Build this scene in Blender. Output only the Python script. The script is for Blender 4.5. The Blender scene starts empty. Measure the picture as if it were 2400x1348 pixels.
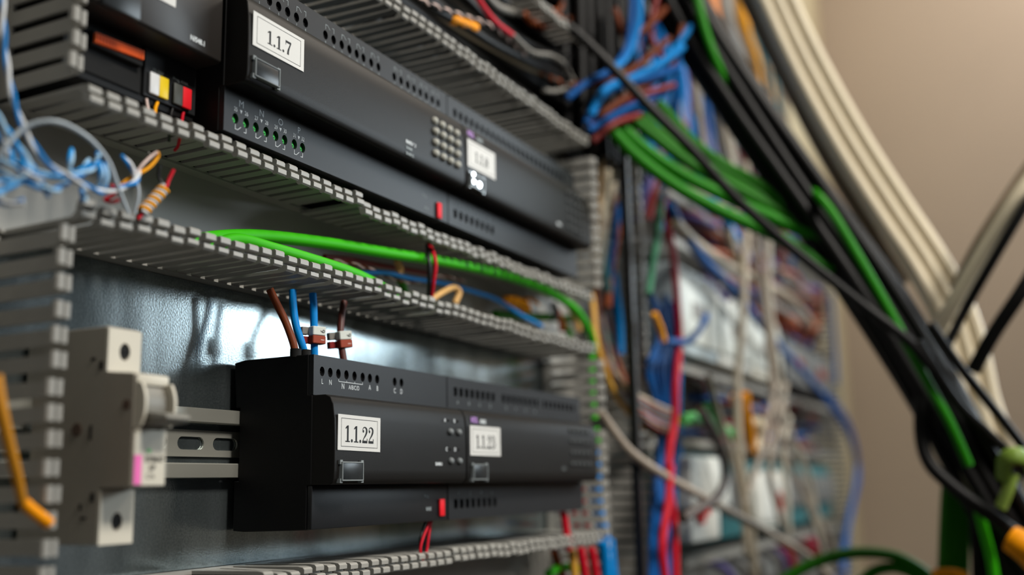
import bpy, bmesh, math, random
from mathutils import Vector, Matrix
random.seed(7)
SC = bpy.context.scene
COL = SC.collection

# ------------------------------------------------------------------ camera
CAM = Vector((-0.44168, -0.39491, -0.02540))
CR = Vector((0.45127604, -0.89214487, -0.02067533)).normalized()
CU = Vector((-0.15735171, -0.10235654, 0.98222379)).normalized()
CF = Vector((0.87840217, 0.44000077, 0.18657157)).normalized()
FPX = 2456.89
cd = bpy.data.cameras.new('camera')
cam = bpy.data.objects.new('camera', cd)
COL.objects.link(cam)
cam.matrix_world = Matrix(((CR.x, CU.x, -CF.x, CAM.x), (CR.y, CU.y, -CF.y, CAM.y), (CR.z, CU.z, -CF.z, CAM.z), (0, 0, 0, 1)))
cd.sensor_width = 36.0
cd.lens = 36.0 * FPX / 2400.0
cd.clip_start = 0.02
cd.clip_end = 40
cd.dof.use_dof = True
cd.dof.focus_distance = 0.553
cd.dof.aperture_fstop = 3.3
SC.camera = cam

# ------------------------------------------------------------------ colour management, world, lights
vs = SC.view_settings
vs.view_transform = 'Standard'
vs.look = 'None'
vs.gamma = 1.0
vs.use_curve_mapping = False
vs.exposure = 0.32


def lin(c):
    if isinstance(c, str):
        c = c.lstrip('#')
        c = [int(c[i:i + 2], 16) / 255 for i in (0, 2, 4)]
    return tuple(((v / 12.92) if v <= 0.04045 else ((v + 0.055) / 1.055) ** 2.4) for v in c)


world = bpy.data.worlds.new('world')
SC.world = world
world.use_nodes = True
bg = world.node_tree.nodes['Background']
bg.inputs[0].default_value = (0.95, 0.97, 1.0, 1)
bg.inputs[1].default_value = 0.085


def area(name, loc, target, sx, sy, power, col):
    l = bpy.data.lights.new(name, 'AREA')
    l.shape = 'RECTANGLE'
    l.size = sx
    l.size_y = sy
    l.energy = power
    l.color = col
    o = bpy.data.objects.new(name, l)
    COL.objects.link(o)
    o.location = loc
    d = Vector(target) - Vector(loc)
    o.rotation_euler = d.to_track_quat('-Z', 'Y').to_euler()
    return o


# daylight coming in through the window of the side wall, and the ceiling lamp of the room
area('window_daylight', (2.09, -1.78, 0.67), (0.0, -1.78, 0.67), 1.86, 0.56, 36.0, (0.80, 0.92, 1.0))
area('ceiling_lamp_light', (1.50, -0.80, 1.67), (1.50, -0.80, 0.0), 0.6, 0.3, 12.5, (1.0, 0.90, 0.78))
panel_fill = area('panel_fill_light', (-0.10, -1.65, 1.50), (0.32, -0.10, 0.10), 0.6, 0.4, 6.6, (1.0, 0.95, 0.87))
panel_fill.data.spread = math.radians(64)      # added fill light, narrow spread, aimed at the open panel


# ------------------------------------------------------------------ materials
MATS = {}


def mat(name, col, rough=0.5, metal=0.0, var=0.10, scale=60.0, bump=0.0, bscale=400.0, stretch=None, trans=0.0, emit=None, spec=0.3, rvar=0.0, coat=0.0):
    if name in MATS:
        return MATS[name]
    m = bpy.data.materials.new(name)
    m.use_nodes = True
    nt = m.node_tree
    b = nt.nodes['Principled BSDF']
    c = lin(col)
    tc = nt.nodes.new('ShaderNodeTexCoord')
    mp = nt.nodes.new('ShaderNodeMapping')
    if stretch:
        mp.inputs['Scale'].default_value = stretch
    nt.links.new(tc.outputs['Object'], mp.inputs[0])
    n = nt.nodes.new('ShaderNodeTexNoise')
    n.inputs['Scale'].default_value = scale
    n.inputs['Detail'].default_value = 4
    nt.links.new(mp.outputs[0], n.inputs[0])
    r = nt.nodes.new('ShaderNodeValToRGB')
    r.color_ramp.elements[0].position = 0.3
    r.color_ramp.elements[1].position = 0.7
    r.color_ramp.elements[0].color = tuple(v * (1 - var) for v in c) + (1,)
    r.color_ramp.elements[1].color = tuple(min(1, v * (1 + var)) for v in c) + (1,)
    nt.links.new(n.outputs[0], r.inputs[0])
    nt.links.new(r.outputs[0], b.inputs['Base Color'])
    b.inputs['Roughness'].default_value = rough
    b.inputs['Metallic'].default_value = metal
    b.inputs['Specular IOR Level'].default_value = spec
    if coat:
        b.inputs['Coat Weight'].default_value = coat
        b.inputs['Coat Roughness'].default_value = 0.15
    if rvar:
        mr = nt.nodes.new('ShaderNodeMapRange')
        mr.inputs[3].default_value = max(0.05, rough - rvar)
        mr.inputs[4].default_value = min(1, rough + rvar)
        nt.links.new(n.outputs[0], mr.inputs[0])
        nt.links.new(mr.outputs[0], b.inputs['Roughness'])
    if trans:
        b.inputs['Transmission Weight'].default_value = trans
    if bump:
        n2 = nt.nodes.new('ShaderNodeTexNoise')
        n2.inputs['Scale'].default_value = bscale
        nt.links.new(tc.outputs['Object'], n2.inputs[0])
        bp = nt.nodes.new('ShaderNodeBump')
        bp.inputs['Strength'].default_value = bump
        bp.inputs['Distance'].default_value = 0.0005
        nt.links.new(n2.outputs[0], bp.inputs['Height'])
        nt.links.new(bp.outputs[0], b.inputs['Normal'])
    if emit:
        b.inputs['Emission Color'].default_value = lin(col) + (1,)
        b.inputs['Emission Strength'].default_value = emit
    MATS[name] = m
    return m


def galvanized():
    m = bpy.data.materials.new('galvanized_steel')
    m.use_nodes = True
    nt = m.node_tree
    b = nt.nodes['Principled BSDF']
    tc = nt.nodes.new('ShaderNodeTexCoord')
    mp = nt.nodes.new('ShaderNodeMapping')
    mp.inputs['Scale'].default_value = (1.0, 1.0, 0.25)
    nt.links.new(tc.outputs['Object'], mp.inputs[0])
    n1 = nt.nodes.new('ShaderNodeTexNoise')          # broad vertical streaks
    n1.inputs['Scale'].default_value = 45
    n1.inputs['Detail'].default_value = 6
    nt.links.new(mp.outputs[0], n1.inputs[0])
    n2 = nt.nodes.new('ShaderNodeTexNoise')          # fine zinc grain
    n2.inputs['Scale'].default_value = 900
    n2.inputs['Detail'].default_value = 3
    nt.links.new(tc.outputs['Object'], n2.inputs[0])
    vo = nt.nodes.new('ShaderNodeTexVoronoi')        # zinc spangle
    vo.inputs['Scale'].default_value = 130
    nt.links.new(mp.outputs[0], vo.inputs[0])
    mx = nt.nodes.new('ShaderNodeMix')
    mx.data_type = 'FLOAT'
    mx.inputs[0].default_value = 0.45
    nt.links.new(n1.outputs[0], mx.inputs[2])
    nt.links.new(n2.outputs[0], mx.inputs[3])
    r = nt.nodes.new('ShaderNodeValToRGB')
    r.color_ramp.elements[0].position = 0.32
    r.color_ramp.elements[1].position = 0.68
    r.color_ramp.elements[0].color = lin('#6f7a7c') + (1,)
    r.color_ramp.elements[1].color = lin('#a9b4b6') + (1,)
    nt.links.new(mx.outputs[0], r.inputs[0])
    nt.links.new(r.outputs[0], b.inputs['Base Color'])
    b.inputs['Metallic'].default_value = 0.9
    mr = nt.nodes.new('ShaderNodeMapRange')
    mr.inputs[3].default_value = 0.10
    mr.inputs[4].default_value = 0.24
    nt.links.new(n1.outputs[0], mr.inputs[0])
    nt.links.new(mr.outputs[0], b.inputs['Roughness'])
    bp = nt.nodes.new('ShaderNodeBump')
    bp.inputs['Strength'].default_value = 0.10
    bp.inputs['Distance'].default_value = 0.0004
    ad = nt.nodes.new('ShaderNodeMath')
    ad.operation = 'ADD'
    nt.links.new(n2.outputs[0], ad.inputs[0])
    sm = nt.nodes.new('ShaderNodeMath')
    sm.operation = 'MULTIPLY'
    sm.inputs[1].default_value = 0.25
    nt.links.new(vo.outputs['Distance'], sm.inputs[0])
    nt.links.new(sm.outputs[0], ad.inputs[1])
    nt.links.new(ad.outputs[0], bp.inputs['Height'])
    nt.links.new(bp.outputs[0], b.inputs['Normal'])
    return m


GALV = galvanized()
M_DUCT = mat('grey_pvc', '#989690', 0.45, var=0.06, scale=25, bump=0.05, bscale=600)
M_DUCT2 = mat('grey_pvc_dull', '#9c978b', 0.5, var=0.08, scale=20)
M_DEV = mat('anthracite_plastic', '#191817', 0.45, spec=0.13, var=0.05, scale=80, bump=0.10, bscale=2500)
M_DEVB = mat('black_plastic', '#0b0b0c', 0.5, spec=0.15, var=0.06, scale=60, bump=0.08, bscale=2500)
M_DEVT = mat('terminal_plastic', '#1b1c1e', 0.45, spec=0.22, var=0.05, scale=60, bump=0.08, bscale=2500)
M_HOLE = mat('hole_black', '#060606', 0.8, var=0.02)
M_GREENS = mat('green_terminal', '#46b85c', 0.5, var=0.15, scale=300)
M_PAPER = mat('label_paper', '#c9c9c6', 0.6, var=0.02)
M_INK = mat('ink_black', '#0c0c0e', 0.6, var=0.02)
M_PRINT = mat('print_white', '#c9cfd2', 0.6, var=0.02)
M_PRINTD = mat('print_grey', '#8d9698', 0.6, var=0.02)
M_PURPLE = mat('print_violet', '#a77fc0', 0.6, var=0.02)
M_STEEL = mat('rail_steel', '#b9b8ae', 0.45, metal=0.8, var=0.08, scale=30, stretch=(0.1, 1, 1), rvar=0.08)
M_SCREW = mat('screw_steel', '#7d7f80', 0.35, metal=1.0)
M_BRK = mat('breaker_plastic', '#c6c0b1', 0.5, var=0.03, scale=40)
M_BRK_SHADED = mat('breaker_shaded_side', '#9b9488', 0.55, var=0.05, scale=40)  # darker copy of the breaker plastic, shade of its side put into the colour
M_TOG = mat('toggle_grey', '#7d7b74', 0.45, var=0.04)
M_PINK = mat('pink_print', '#e56bb0', 0.6, var=0.04)
M_RED = mat('red_plastic', '#e01f2a', 0.5, spec=0.15, var=0.05)
M_REDW = mat('red_insulation', '#c00f26', 0.5, spec=0.15, var=0.06)
M_DRED = mat('dark_red_insulation', '#7d2220', 0.45, var=0.1)
M_BLACKW = mat('black_insulation', '#121213', 0.38, var=0.1)
M_BLACKC = mat('black_cable_jacket', '#0b0a0a', 0.5, spec=0.2, var=0.15, scale=20)
M_GREYW = mat('grey_insulation', '#7d7a74', 0.5, var=0.08)
M_GREEN = mat('green_cable_jacket', '#35a80c', 0.5, spec=0.15, var=0.05, scale=30)
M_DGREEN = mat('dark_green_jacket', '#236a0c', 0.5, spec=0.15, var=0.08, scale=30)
M_SHADE_GREEN = mat('shaded_green_jacket', '#247c0c', 0.5, spec=0.15, var=0.06, scale=30)  # green jacket darkened, shade on the crossing cables put into the colour
M_BLUE = mat('blue_insulation', '#0079c2', 0.5, spec=0.12, var=0.05)
M_LBLUE = mat('light_blue_insulation', '#0a97e4', 0.5, spec=0.12, var=0.05)
M_DBLUE = mat('dark_blue_insulation', '#0a4f92', 0.5, spec=0.12, var=0.08)
M_WHITEW = mat('white_insulation', '#d6d8da', 0.4, var=0.04)
M_PALEB = mat('pale_blue_insulation', '#9cc3e0', 0.4, var=0.06)
M_PINKW = mat('pinkish_white_insulation', '#d9bfb6', 0.45, var=0.06)
M_YEL = mat('yellow_insulation', '#f2a204', 0.5, spec=0.15, var=0.06)
M_YELT = mat('yellow_tape', '#f09600', 0.55, spec=0.15, var=0.08)
M_BROWN = mat('brown_insulation', '#6a3218', 0.5, spec=0.15, var=0.08)
M_ORB = mat('copper_brown_insulation', '#a8562e', 0.5, spec=0.15, var=0.08)
M_TAN = mat('tan_core', '#c59a5e', 0.55, var=0.1, scale=200)
M_CREAM = mat('cream_cable_jacket', '#dccfb4', 0.45, var=0.05, scale=20)
M_BEIGE = mat('beige_cable_jacket', '#a79b87', 0.5, var=0.06, scale=20)
M_PURPW = mat('violet_insulation', '#5a4a8c', 0.45, var=0.08)
M_TEAL = mat('teal_plastic', '#2f6f74', 0.5, var=0.06)
M_WMOD = mat('white_module_plastic', '#c9cdc6', 0.5, var=0.04, scale=30)
M_GMOD = mat('grey_module_plastic', '#6b6c6a', 0.5, var=0.06, scale=30)
M_ORANGE = mat('orange_plastic', '#f2621a', 0.45, var=0.08)
M_GLASS = mat('clear_cap', '#232628', 0.3, var=0.2, scale=300, spec=0.25)
M_CAPRIM = mat('clear_cap_rim', '#7d8486', 0.2, var=0.05, spec=0.8)
M_BTN = mat('button_grey', '#9a9a92', 0.42, var=0.05)
M_BTND = mat('button_dark_grey', '#6d7274', 0.38, var=0.05)
M_LED = mat('white_led', '#e9f4ff', 0.3, var=0.0, emit=9.0)
M_WALL = mat('beige_plaster', '#c8b8aa', 0.85, var=0.03, scale=3, bump=0.15, bscale=150)
M_WALLB = mat('cream_plaster', '#cbbfa0', 0.85, var=0.03, scale=3, bump=0.15, bscale=150)
M_FLOOR = mat('floor_tile', '#4b4640', 0.6, var=0.08, scale=4)
M_CEIL = mat('ceiling_paint', '#d4cec2', 0.9, var=0.02, scale=3)
M_FRAME = mat('window_frame_white', '#d8d8d4', 0.5, var=0.02)
M_POST = mat('black_steel', '#141414', 0.4, var=0.1, scale=20)

# ------------------------------------------------------------------ helpers


def V(*a):
    return Vector(a)


def ray(px, py):
    return CF + CR * ((px - 1200) / FPX) - CU * ((py - 674) / FPX)


def onY(px, py, y):
    d = ray(px, py)
    return CAM + d * ((y - CAM.y) / d.y)


def atT(px, py, t):
    return CAM + ray(px, py) * t


def finish(me, smooth=True, ang=35):
    if smooth:
        for p in me.polygons:
            p.use_smooth = True
        try:
            me.set_sharp_from_angle(angle=math.radians(ang))
        except Exception:
            pass


def link(name, me, parent=None, loc=None):
    o = bpy.data.objects.new(name, me)
    COL.objects.link(o)
    if parent is not None:
        o.parent = parent
    if loc is not None:
        o.location = loc
    return o


def tag(o, label, cat, group=None, kind=None):
    o['label'] = label
    o['category'] = cat
    if group:
        o['group'] = group
    if kind:
        o['kind'] = kind
    return o


def thing(name, label, cat, loc=(0, 0, 0), group=None):
    o = bpy.data.objects.new(name, None)
    o.empty_display_size = 0.01
    COL.objects.link(o)
    o.location = loc
    return tag(o, label, cat, group)


class MB:
    def __init__(s):
        s.bm = bmesh.new()

    def box(s, a, b, bev=0.0, seg=2):
        a = Vector(a)
        b = Vector(b)
        r = bmesh.ops.create_cube(s.bm, size=1.0)
        vs_ = r['verts']
        c = (a + b) / 2
        d = b - a
        for v in vs_:
            v.co = Vector((c.x + v.co.x * d.x, c.y + v.co.y * d.y, c.z + v.co.z * d.z))
        if bev:
            es = list({e for v in vs_ for e in v.link_edges})
            bmesh.ops.bevel(s.bm, geom=es, offset=bev, segments=seg, affect='EDGES', profile=0.5)
        return s

    def prism(s, prof, x0, x1, bev=0.0, seg=2, conv=None):
        """profile of (y, z) pairs swept along x from x0 to x1 (conv maps (x, y, z))"""
        conv = conv or (lambda x, y, z: (x, y, z))
        A = [s.bm.verts.new(conv(x0, y, z)) for y, z in prof]
        B = [s.bm.verts.new(conv(x1, y, z)) for y, z in prof]
        n = len(prof)
        fs = [s.bm.faces.new(A), s.bm.faces.new(B[::-1])]
        for i in range(n):
            fs.append(s.bm.faces.new((A[i], B[i], B[(i + 1) % n], A[(i + 1) % n])))
        bmesh.ops.recalc_face_normals(s.bm, faces=fs)
        if bev:
            es = list({e for f in fs for e in f.edges if len(e.link_faces) == 2 and e.calc_face_angle(0) > 0.5})
            bmesh.ops.bevel(s.bm, geom=es, offset=bev, segments=seg, affect='EDGES', profile=0.5, clamp_overlap=True)
        return s

    def cyl(s, c, axis, r, h, n=16, r2=None):
        c = Vector(c)
        ax = Vector(axis).normalized()
        u = ax.orthogonal().normalized()
        w = ax.cross(u)
        r2 = r if r2 is None else r2
        A = [s.bm.verts.new(c + (u * math.cos(2 * math.pi * i / n) + w * math.sin(2 * math.pi * i / n)) * r) for i in range(n)]
        B = [s.bm.verts.new(c + ax * h + (u * math.cos(2 * math.pi * i / n) + w * math.sin(2 * math.pi * i / n)) * r2) for i in range(n)]
        fs = [s.bm.faces.new(A[::-1]), s.bm.faces.new(B)]
        for i in range(n):
            fs.append(s.bm.faces.new((A[i], A[(i + 1) % n], B[(i + 1) % n], B[i])))
        return s

    def dome(s, c, axis, r, h, n=12, rings=4):
        c = Vector(c)
        ax = Vector(axis).normalized()
        u = ax.orthogonal().normalized()
        w = ax.cross(u)
        prev = None
        for k in range(rings + 1):
            a = math.pi / 2 * k / rings
            rr = r * math.cos(a)
            cc = c + ax * (h * math.sin(a))
            if k == rings:
                top = s.bm.verts.new(cc)
                for i in range(n):
                    s.bm.faces.new((prev[i], prev[(i + 1) % n], top))
            else:
                cur = [s.bm.verts.new(cc + (u * math.cos(2 * math.pi * i / n) + w * math.sin(2 * math.pi * i / n)) * rr) for i in range(n)]
                if prev:
                    for i in range(n):
                        s.bm.faces.new((prev[i], prev[(i + 1) % n], cur[(i + 1) % n], cur[i]))
                prev = cur
        return s

    def tube(s, pts, r, n=10, rfun=None, caps=True, twist=0.0, flat=1.0):
        N = len(pts)
        t0 = (pts[1] - pts[0]).normalized()
        u = t0.orthogonal().normalized()
        rings = []
        for i in range(N):
            t = (pts[min(i + 1, N - 1)] - pts[max(i - 1, 0)])
            if t.length < 1e-9:
                t = t0
            t = t.normalized()
            u = (u - t * u.dot(t))
            u = u.normalized() if u.length > 1e-6 else t.orthogonal().normalized()
            w = t.cross(u)
            rr = rfun(i / (N - 1)) if rfun else r
            rings.append([s.bm.verts.new(pts[i] + (u * math.cos(2 * math.pi * k / n) + w * math.sin(2 * math.pi * k / n) * flat) * rr) for k in range(n)])
        for a, b in zip(rings, rings[1:]):
            for k in range(n):
                s.bm.faces.new((a[k], a[(k + 1) % n], b[(k + 1) % n], b[k]))
        if caps:
            s.bm.faces.new(rings[0][::-1])
            s.bm.faces.new(rings[-1])
        return s

    def poly(s, pts):
        s.bm.faces.new([s.bm.verts.new(p) for p in pts])
        return s

    def mesh(s, name, m, smooth=True, ang=35):
        me = bpy.data.meshes.new(name)
        s.bm.to_mesh(me)
        s.bm.free()
        me.materials.append(m)
        finish(me, smooth, ang)
        return me

    def build(s, name, m, parent=None, smooth=True, ang=35, loc=None):
        return link(name, s.mesh(name, m, smooth, ang), parent, loc)


def catmull(P, per=8):
    P = [Vector(p) for p in P]
    if len(P) == 2:
        return [P[0].lerp(P[1], i / per) for i in range(per + 1)]
    Q = [P[0] * 2 - P[1]] + P + [P[-1] * 2 - P[-2]]
    out = []
    for i in range(1, len(Q) - 2):
        p0, p1, p2, p3 = Q[i - 1:i + 3]
        for k in range(per):
            t = k / per
            out.append(0.5 * ((2 * p1) + (p2 - p0) * t + (2 * p0 - 5 * p1 + 4 * p2 - p3) * t * t + (3 * p1 - p0 - 3 * p2 + p3) * t ** 3))
    out.append(P[-1])
    return out


def resample(pts, step):
    out = [pts[0]]
    acc = 0.0
    for a, b in zip(pts, pts[1:]):
        L = (b - a).length
        while acc + L >= step and L > 1e-9:
            k = (step - acc) / L
            a = a.lerp(b, k)
            out.append(a)
            L = (b - a).length
            acc = 0.0
        acc += L
    return out


def P3(pts, y=None, t=None):
    """(px, py[, depth]) measured in the photo at a known plane y or a known distance t -> points in the room"""
    out = []
    for p in pts:
        if isinstance(p, Vector):
            out.append(p)
            continue
        if t is not None:
            out.append(atT(p[0], p[1], p[2] if len(p) > 2 else t))
        else:
            out.append(onY(p[0], p[1], p[2] if len(p) > 2 else y))
    return out


def wire(name, pts, r, m, label, cat='wire', group=None, n=10, per=8, parent=None):
    o = MB().tube(catmull(pts, per), r, n).build(name, m, parent, ang=60)
    if parent is None:
        tag(o, label, cat, group)
    return o


def twisted(name, pts, r, m1, m2, label, cat='wire', group=None, pitch=0.012, gap=1.0, per=10):
    path = resample(catmull(pts, per), pitch / 9)
    if len(path) < 4:
        path = catmull(pts, per)
    t0 = thing(name, label, cat, path[0], group)
    for side, m in ((0, m1), (1, m2)):
        out = []
        u = None
        s = 0.0
        for i, p in enumerate(path):
            t = (path[min(i + 1, len(path) - 1)] - path[max(i - 1, 0)]).normalized()
            if u is None:
                u = t.orthogonal().normalized()
            u = (u - t * u.dot(t)).normalized()
            w = t.cross(u)
            if i:
                s += (path[i] - path[i - 1]).length
            a = 2 * math.pi * s / pitch + math.pi * side
            out.append(p - path[0] + (u * math.cos(a) + w * math.sin(a)) * r * gap)
        MB().tube(out, r, 7).build('strand', m, t0, ang=60)
    return t0


def text_mesh(body, size, align='CENTER', bold=0.0, sx=1.0):
    cu = bpy.data.curves.new('lettering', 'FONT')
    cu.body = body
    cu.size = size
    cu.align_x = align
    cu.align_y = 'CENTER'
    cu.offset = bold
    o = bpy.data.objects.new('lettering', cu)
    COL.objects.link(o)
    dg = bpy.context.evaluated_depsgraph_get()
    me = bpy.data.meshes.new_from_object(o.evaluated_get(dg))
    bpy.data.objects.remove(o)
    bpy.data.curves.remove(cu)
    if sx != 1.0:
        for v in me.vertices:
            v.co.x *= sx
    return me


def text(body, size, x, y, z, m, parent, align='CENTER', bold=0.0, sx=1.0, rot=0.0):
    me = text_mesh(body, size, align, bold, sx)
    me.materials.clear()
    me.materials.append(m)
    o = link('lettering', me, parent, (x, y, z))
    o.rotation_euler = (math.radians(90), rot, 0)
    return o


# serif figures for the printed stickers (polygons in a unit-height box)
def stroke(pts, ws):
    P = catmull([V(x, y, 0) for x, y in pts], 5)
    n = len(P)
    out = []
    W = []
    for i in range(n):
        f = i / (n - 1) * (len(ws) - 1)
        k = min(int(f), len(ws) - 2)
        W.append(ws[k] + (ws[k + 1] - ws[k]) * (f - k))
    L, R = [], []
    for i in range(n):
        t = (P[min(i + 1, n - 1)] - P[max(i - 1, 0)]).normalized()
        nn = V(-t.y, t.x, 0)
        L.append(P[i] + nn * W[i] / 2)
        R.append(P[i] - nn * W[i] / 2)
    for i in range(n - 1):
        out.append([tuple(L[i][:2]), tuple(L[i + 1][:2]), tuple(R[i + 1][:2]), tuple(R[i][:2])])
    return out


def circ(x, y, r, n=12):
    return [(x + r * math.cos(2 * math.pi * i / n), y + r * math.sin(2 * math.pi * i / n)) for i in range(n)]


def rect(a, b, c, d):
    return [(a, b), (c, b), (c, d), (a, d)]


GL = {
    '1': (0.62, [rect(0.22, 0.03, 0.41, 0.98), rect(0.06, 0, 0.57, 0.07), [(0.22, 0.98), (0.41, 0.98), (0.41, 1.0), (0.33, 1.0), (0.05, 0.84), (0.06, 0.78), (0.22, 0.84)]]),
    '.': (0.34, [circ(0.16, 0.09, 0.105)]),
    '7': (0.70, [rect(0.05, 0.83, 0.66, 1.0), rect(0.05, 0.66, 0.10, 1.0)] + stroke([(0.60, 0.88), (0.46, 0.55), (0.36, 0.28), (0.33, 0.0)], [0.10, 0.13, 0.18, 0.2])),
    '2': (0.72, [circ(0.17, 0.72, 0.09)] + stroke([(0.10, 0.70), (0.14, 0.90), (0.34, 0.97), (0.53, 0.86), (0.54, 0.68), (0.42, 0.48), (0.22, 0.28), (0.10, 0.10)], [0.06, 0.06, 0.07, 0.16, 0.18, 0.13, 0.07, 0.07]) + [rect(0.06, 0.0, 0.62, 0.15), rect(0.58, 0.0, 0.64, 0.28)]),
    '3': (0.70, [circ(0.16, 0.78, 0.08), circ(0.15, 0.22, 0.09)] + stroke([(0.11, 0.80), (0.20, 0.95), (0.38, 0.97), (0.52, 0.82), (0.50, 0.62), (0.26, 0.54)], [0.06, 0.06, 0.09, 0.17, 0.13, 0.06]) + stroke([(0.26, 0.54), (0.50, 0.46), (0.58, 0.26), (0.44, 0.05), (0.22, 0.03), (0.10, 0.18)], [0.06, 0.12, 0.19, 0.1, 0.06, 0.06])),
    '8': (0.70, stroke([(0.34, 0.97), (0.14, 0.90), (0.12, 0.68), (0.34, 0.54), (0.58, 0.38), (0.56, 0.10), (0.33, 0.03)], [0.06, 0.1, 0.17, 0.17, 0.17, 0.1, 0.06]) + stroke([(0.34, 0.97), (0.55, 0.88), (0.54, 0.66), (0.34, 0.54), (0.10, 0.36), (0.12, 0.10), (0.33, 0.03)], [0.06, 0.1, 0.1, 0.1, 0.12, 0.1, 0.06])),
}


def serif(body, h, x, y, z, m, parent, sx=1.0):
    mb = MB()
    tot = sum(GL[c][0] for c in body) * h * sx
    cx = -tot / 2
    for k, c in enumerate(body):
        w, polys = GL[c]
        for j, pl in enumerate(polys):
            mb.poly([(cx + a * h * sx, -0.000002 * j, (b - 0.5) * h) for a, b in pl])
        cx += w * h * sx
    return mb.build('lettering', m, parent, smooth=False, loc=(x, y, z))


def sticker(parent, x0, x1, z0, z1, y, body, h, sx=1.0, tilt=0.0):
    """white paper label with a thin ruled border and serif figures"""
    cx, cz = (x0 + x1) / 2, (z0 + z1) / 2
    w, hh = (x1 - x0) / 2, (z1 - z0) / 2
    o = MB().box((-w, -0.00025, -hh), (w, 0.0, hh)).build('paper_label', M_PAPER, parent, loc=(cx, y, cz))
    o.rotation_euler = (0, tilt, 0)
    o['label'] = 'white paper label printed ' + body
    mb = MB()
    a, b = w * 0.86, hh * 0.80
    t = 0.00028
    for r in (rect(-a, b - t, a, b), rect(-a, -b, a, -b + t), rect(-a, -b, -a + t, b), rect(a - t, -b, a, b)):
        mb.poly([(p, -0.00028, q) for p, q in r])
    mb.build('ruled_border', M_INK, o, smooth=False)
    serif(body, h, 0, -0.0003, -0.0006, M_INK, o, sx)
    return o


def strip(parent, x0, x1, z0, z1, y, th, holes, m, bottom=M_HOLE, name='terminal_strip', screw=M_SCREW, screw_name='terminal_screw', loc0=(0, 0, 0)):
    """front strip standing on plane y (towards the camera), with real holes: (x, z, rx, rz, round)"""
    mb = MB()
    bm = mb.bm
    holes = sorted(holes)
    n = 16
    cuts = [x0]
    for a, b in zip(holes, holes[1:]):
        cuts.append((a[0] + b[0]) / 2)
    cuts.append(x1)
    if not holes:
        mb.box((x0, y, z0), (x1, y + th, z1), 0.0006)
    else:
        for i, (hx, hz, rx, rz, rd) in enumerate(holes):
            a, b = cuts[i], cuts[i + 1]
            outer, inner, deep = [], [], []
            # angles include the corners of the cell and of the hole
            angs = sorted([2 * math.pi * k / n for k in range(n)] + [math.atan2(zz - hz, xx - hx) % (2 * math.pi) for xx in (a, b) for zz in (z0, z1)])
            for an in angs:
                c, s_ = math.cos(an), math.sin(an)
                kx = ((b - hx) / c if c > 1e-9 else (a - hx) / c if c < -1e-9 else 1e9)
                kz = ((z1 - hz) / s_ if s_ > 1e-9 else (z0 - hz) / s_ if s_ < -1e-9 else 1e9)
                k = min(kx, kz)
                outer.append(bm.verts.new((hx + c * k, y, hz + s_ * k)))
                if rd:
                    ix, iz = hx + c * rx, hz + s_ * rz
                else:
                    k2 = min(rx / abs(c) if abs(c) > 1e-9 else 1e9, rz / abs(s_) if abs(s_) > 1e-9 else 1e9)
                    ix, iz = hx + c * k2, hz + s_ * k2
                inner.append(bm.verts.new((ix, y, iz)))
                deep.append(bm.verts.new((ix, y + th, iz)))
            N = len(angs)
            for k in range(N):
                k1 = (k + 1) % N
                bm.faces.new((outer[k], outer[k1], inner[k1], inner[k]))
                bm.faces.new((inner[k], inner[k1], deep[k1], deep[k]))
        # outer sides
        for pa, pb in (((x0, z0), (x1, z0)), ((x1, z0), (x1, z1)), ((x1, z1), (x0, z1)), ((x0, z1), (x0, z0))):
            mb.poly([(pa[0], y, pa[1]), (pb[0], y, pb[1]), (pb[0], y + th, pb[1]), (pa[0], y + th, pa[1])])
    o = mb.build(name, m, parent, ang=30)
    me = None
    for hx, hz, rx, rz, rd in holes:
        if me is None:
            q = MB().cyl((0, 0, 0), (0, -1, 0), min(rx, rz) * 0.97, 0.0008, 12)
            q.box((-rx * 0.7, -0.0011, -0.0002), (rx * 0.7, -0.0006, 0.0002))
            me = q.mesh(screw_name, screw)
        link(screw_name, me, o, (hx, y + th - 0.0002, hz))
    return o


# ------------------------------------------------------------------ the setting
XW = 2.10
ZF, ZC = -1.35, 1.70


def struct(name, mb, m):
    o = mb.build(name, m, None, smooth=False)
    o['kind'] = 'structure'
    return o


o = struct('wall_back', MB().box((-2.6, 0.0035, ZF), (XW, 0.12, ZC)), M_WALLB)
tag(o, 'cream painted wall behind the mounting plate', 'wall')
w = MB()
w.box((XW, -3.4, ZF), (XW + 0.15, 0.12, 0.39))
w.box((XW, -3.4, 0.95), (XW + 0.15, 0.12, ZC))
w.box((XW, -0.85, 0.39), (XW + 0.15, 0.12, 0.95))
w.box((XW, -3.4, 0.39), (XW + 0.15, -2.71, 0.95))
o = struct('wall_right', w, M_WALL)
tag(o, 'beige plaster side wall beyond the cable bundles', 'wall')
o = struct('floor', MB().box((-2.6, -3.4, ZF - 0.1), (XW + 0.15, 0.12, ZF)), M_FLOOR)
tag(o, 'grey tiled floor of the room', 'floor')
o = struct('ceiling', MB().box((-2.6, -3.4, ZC), (XW + 0.15, 0.12, ZC + 0.1)), M_CEIL)
tag(o, 'pale painted ceiling of the room', 'ceiling')
w = MB()
for a, b in (((XW + .11, -2.71, .39), (XW + .14, -.85, .43)), ((XW + .11, -2.71, .91), (XW + .14, -.85, .95)), ((XW + .11, -2.71, .43), (XW + .14, -2.66, 0.91)), ((XW + .11, -.90, .43), (XW + .14, -.85, 0.91)), ((XW + .11, -1.80, .43), (XW + .14, -1.76, 0.91))):
    w.box(a, b)
o = struct('window_1', w, M_FRAME)
tag(o, 'white window frame in the side wall', 'window')

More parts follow.
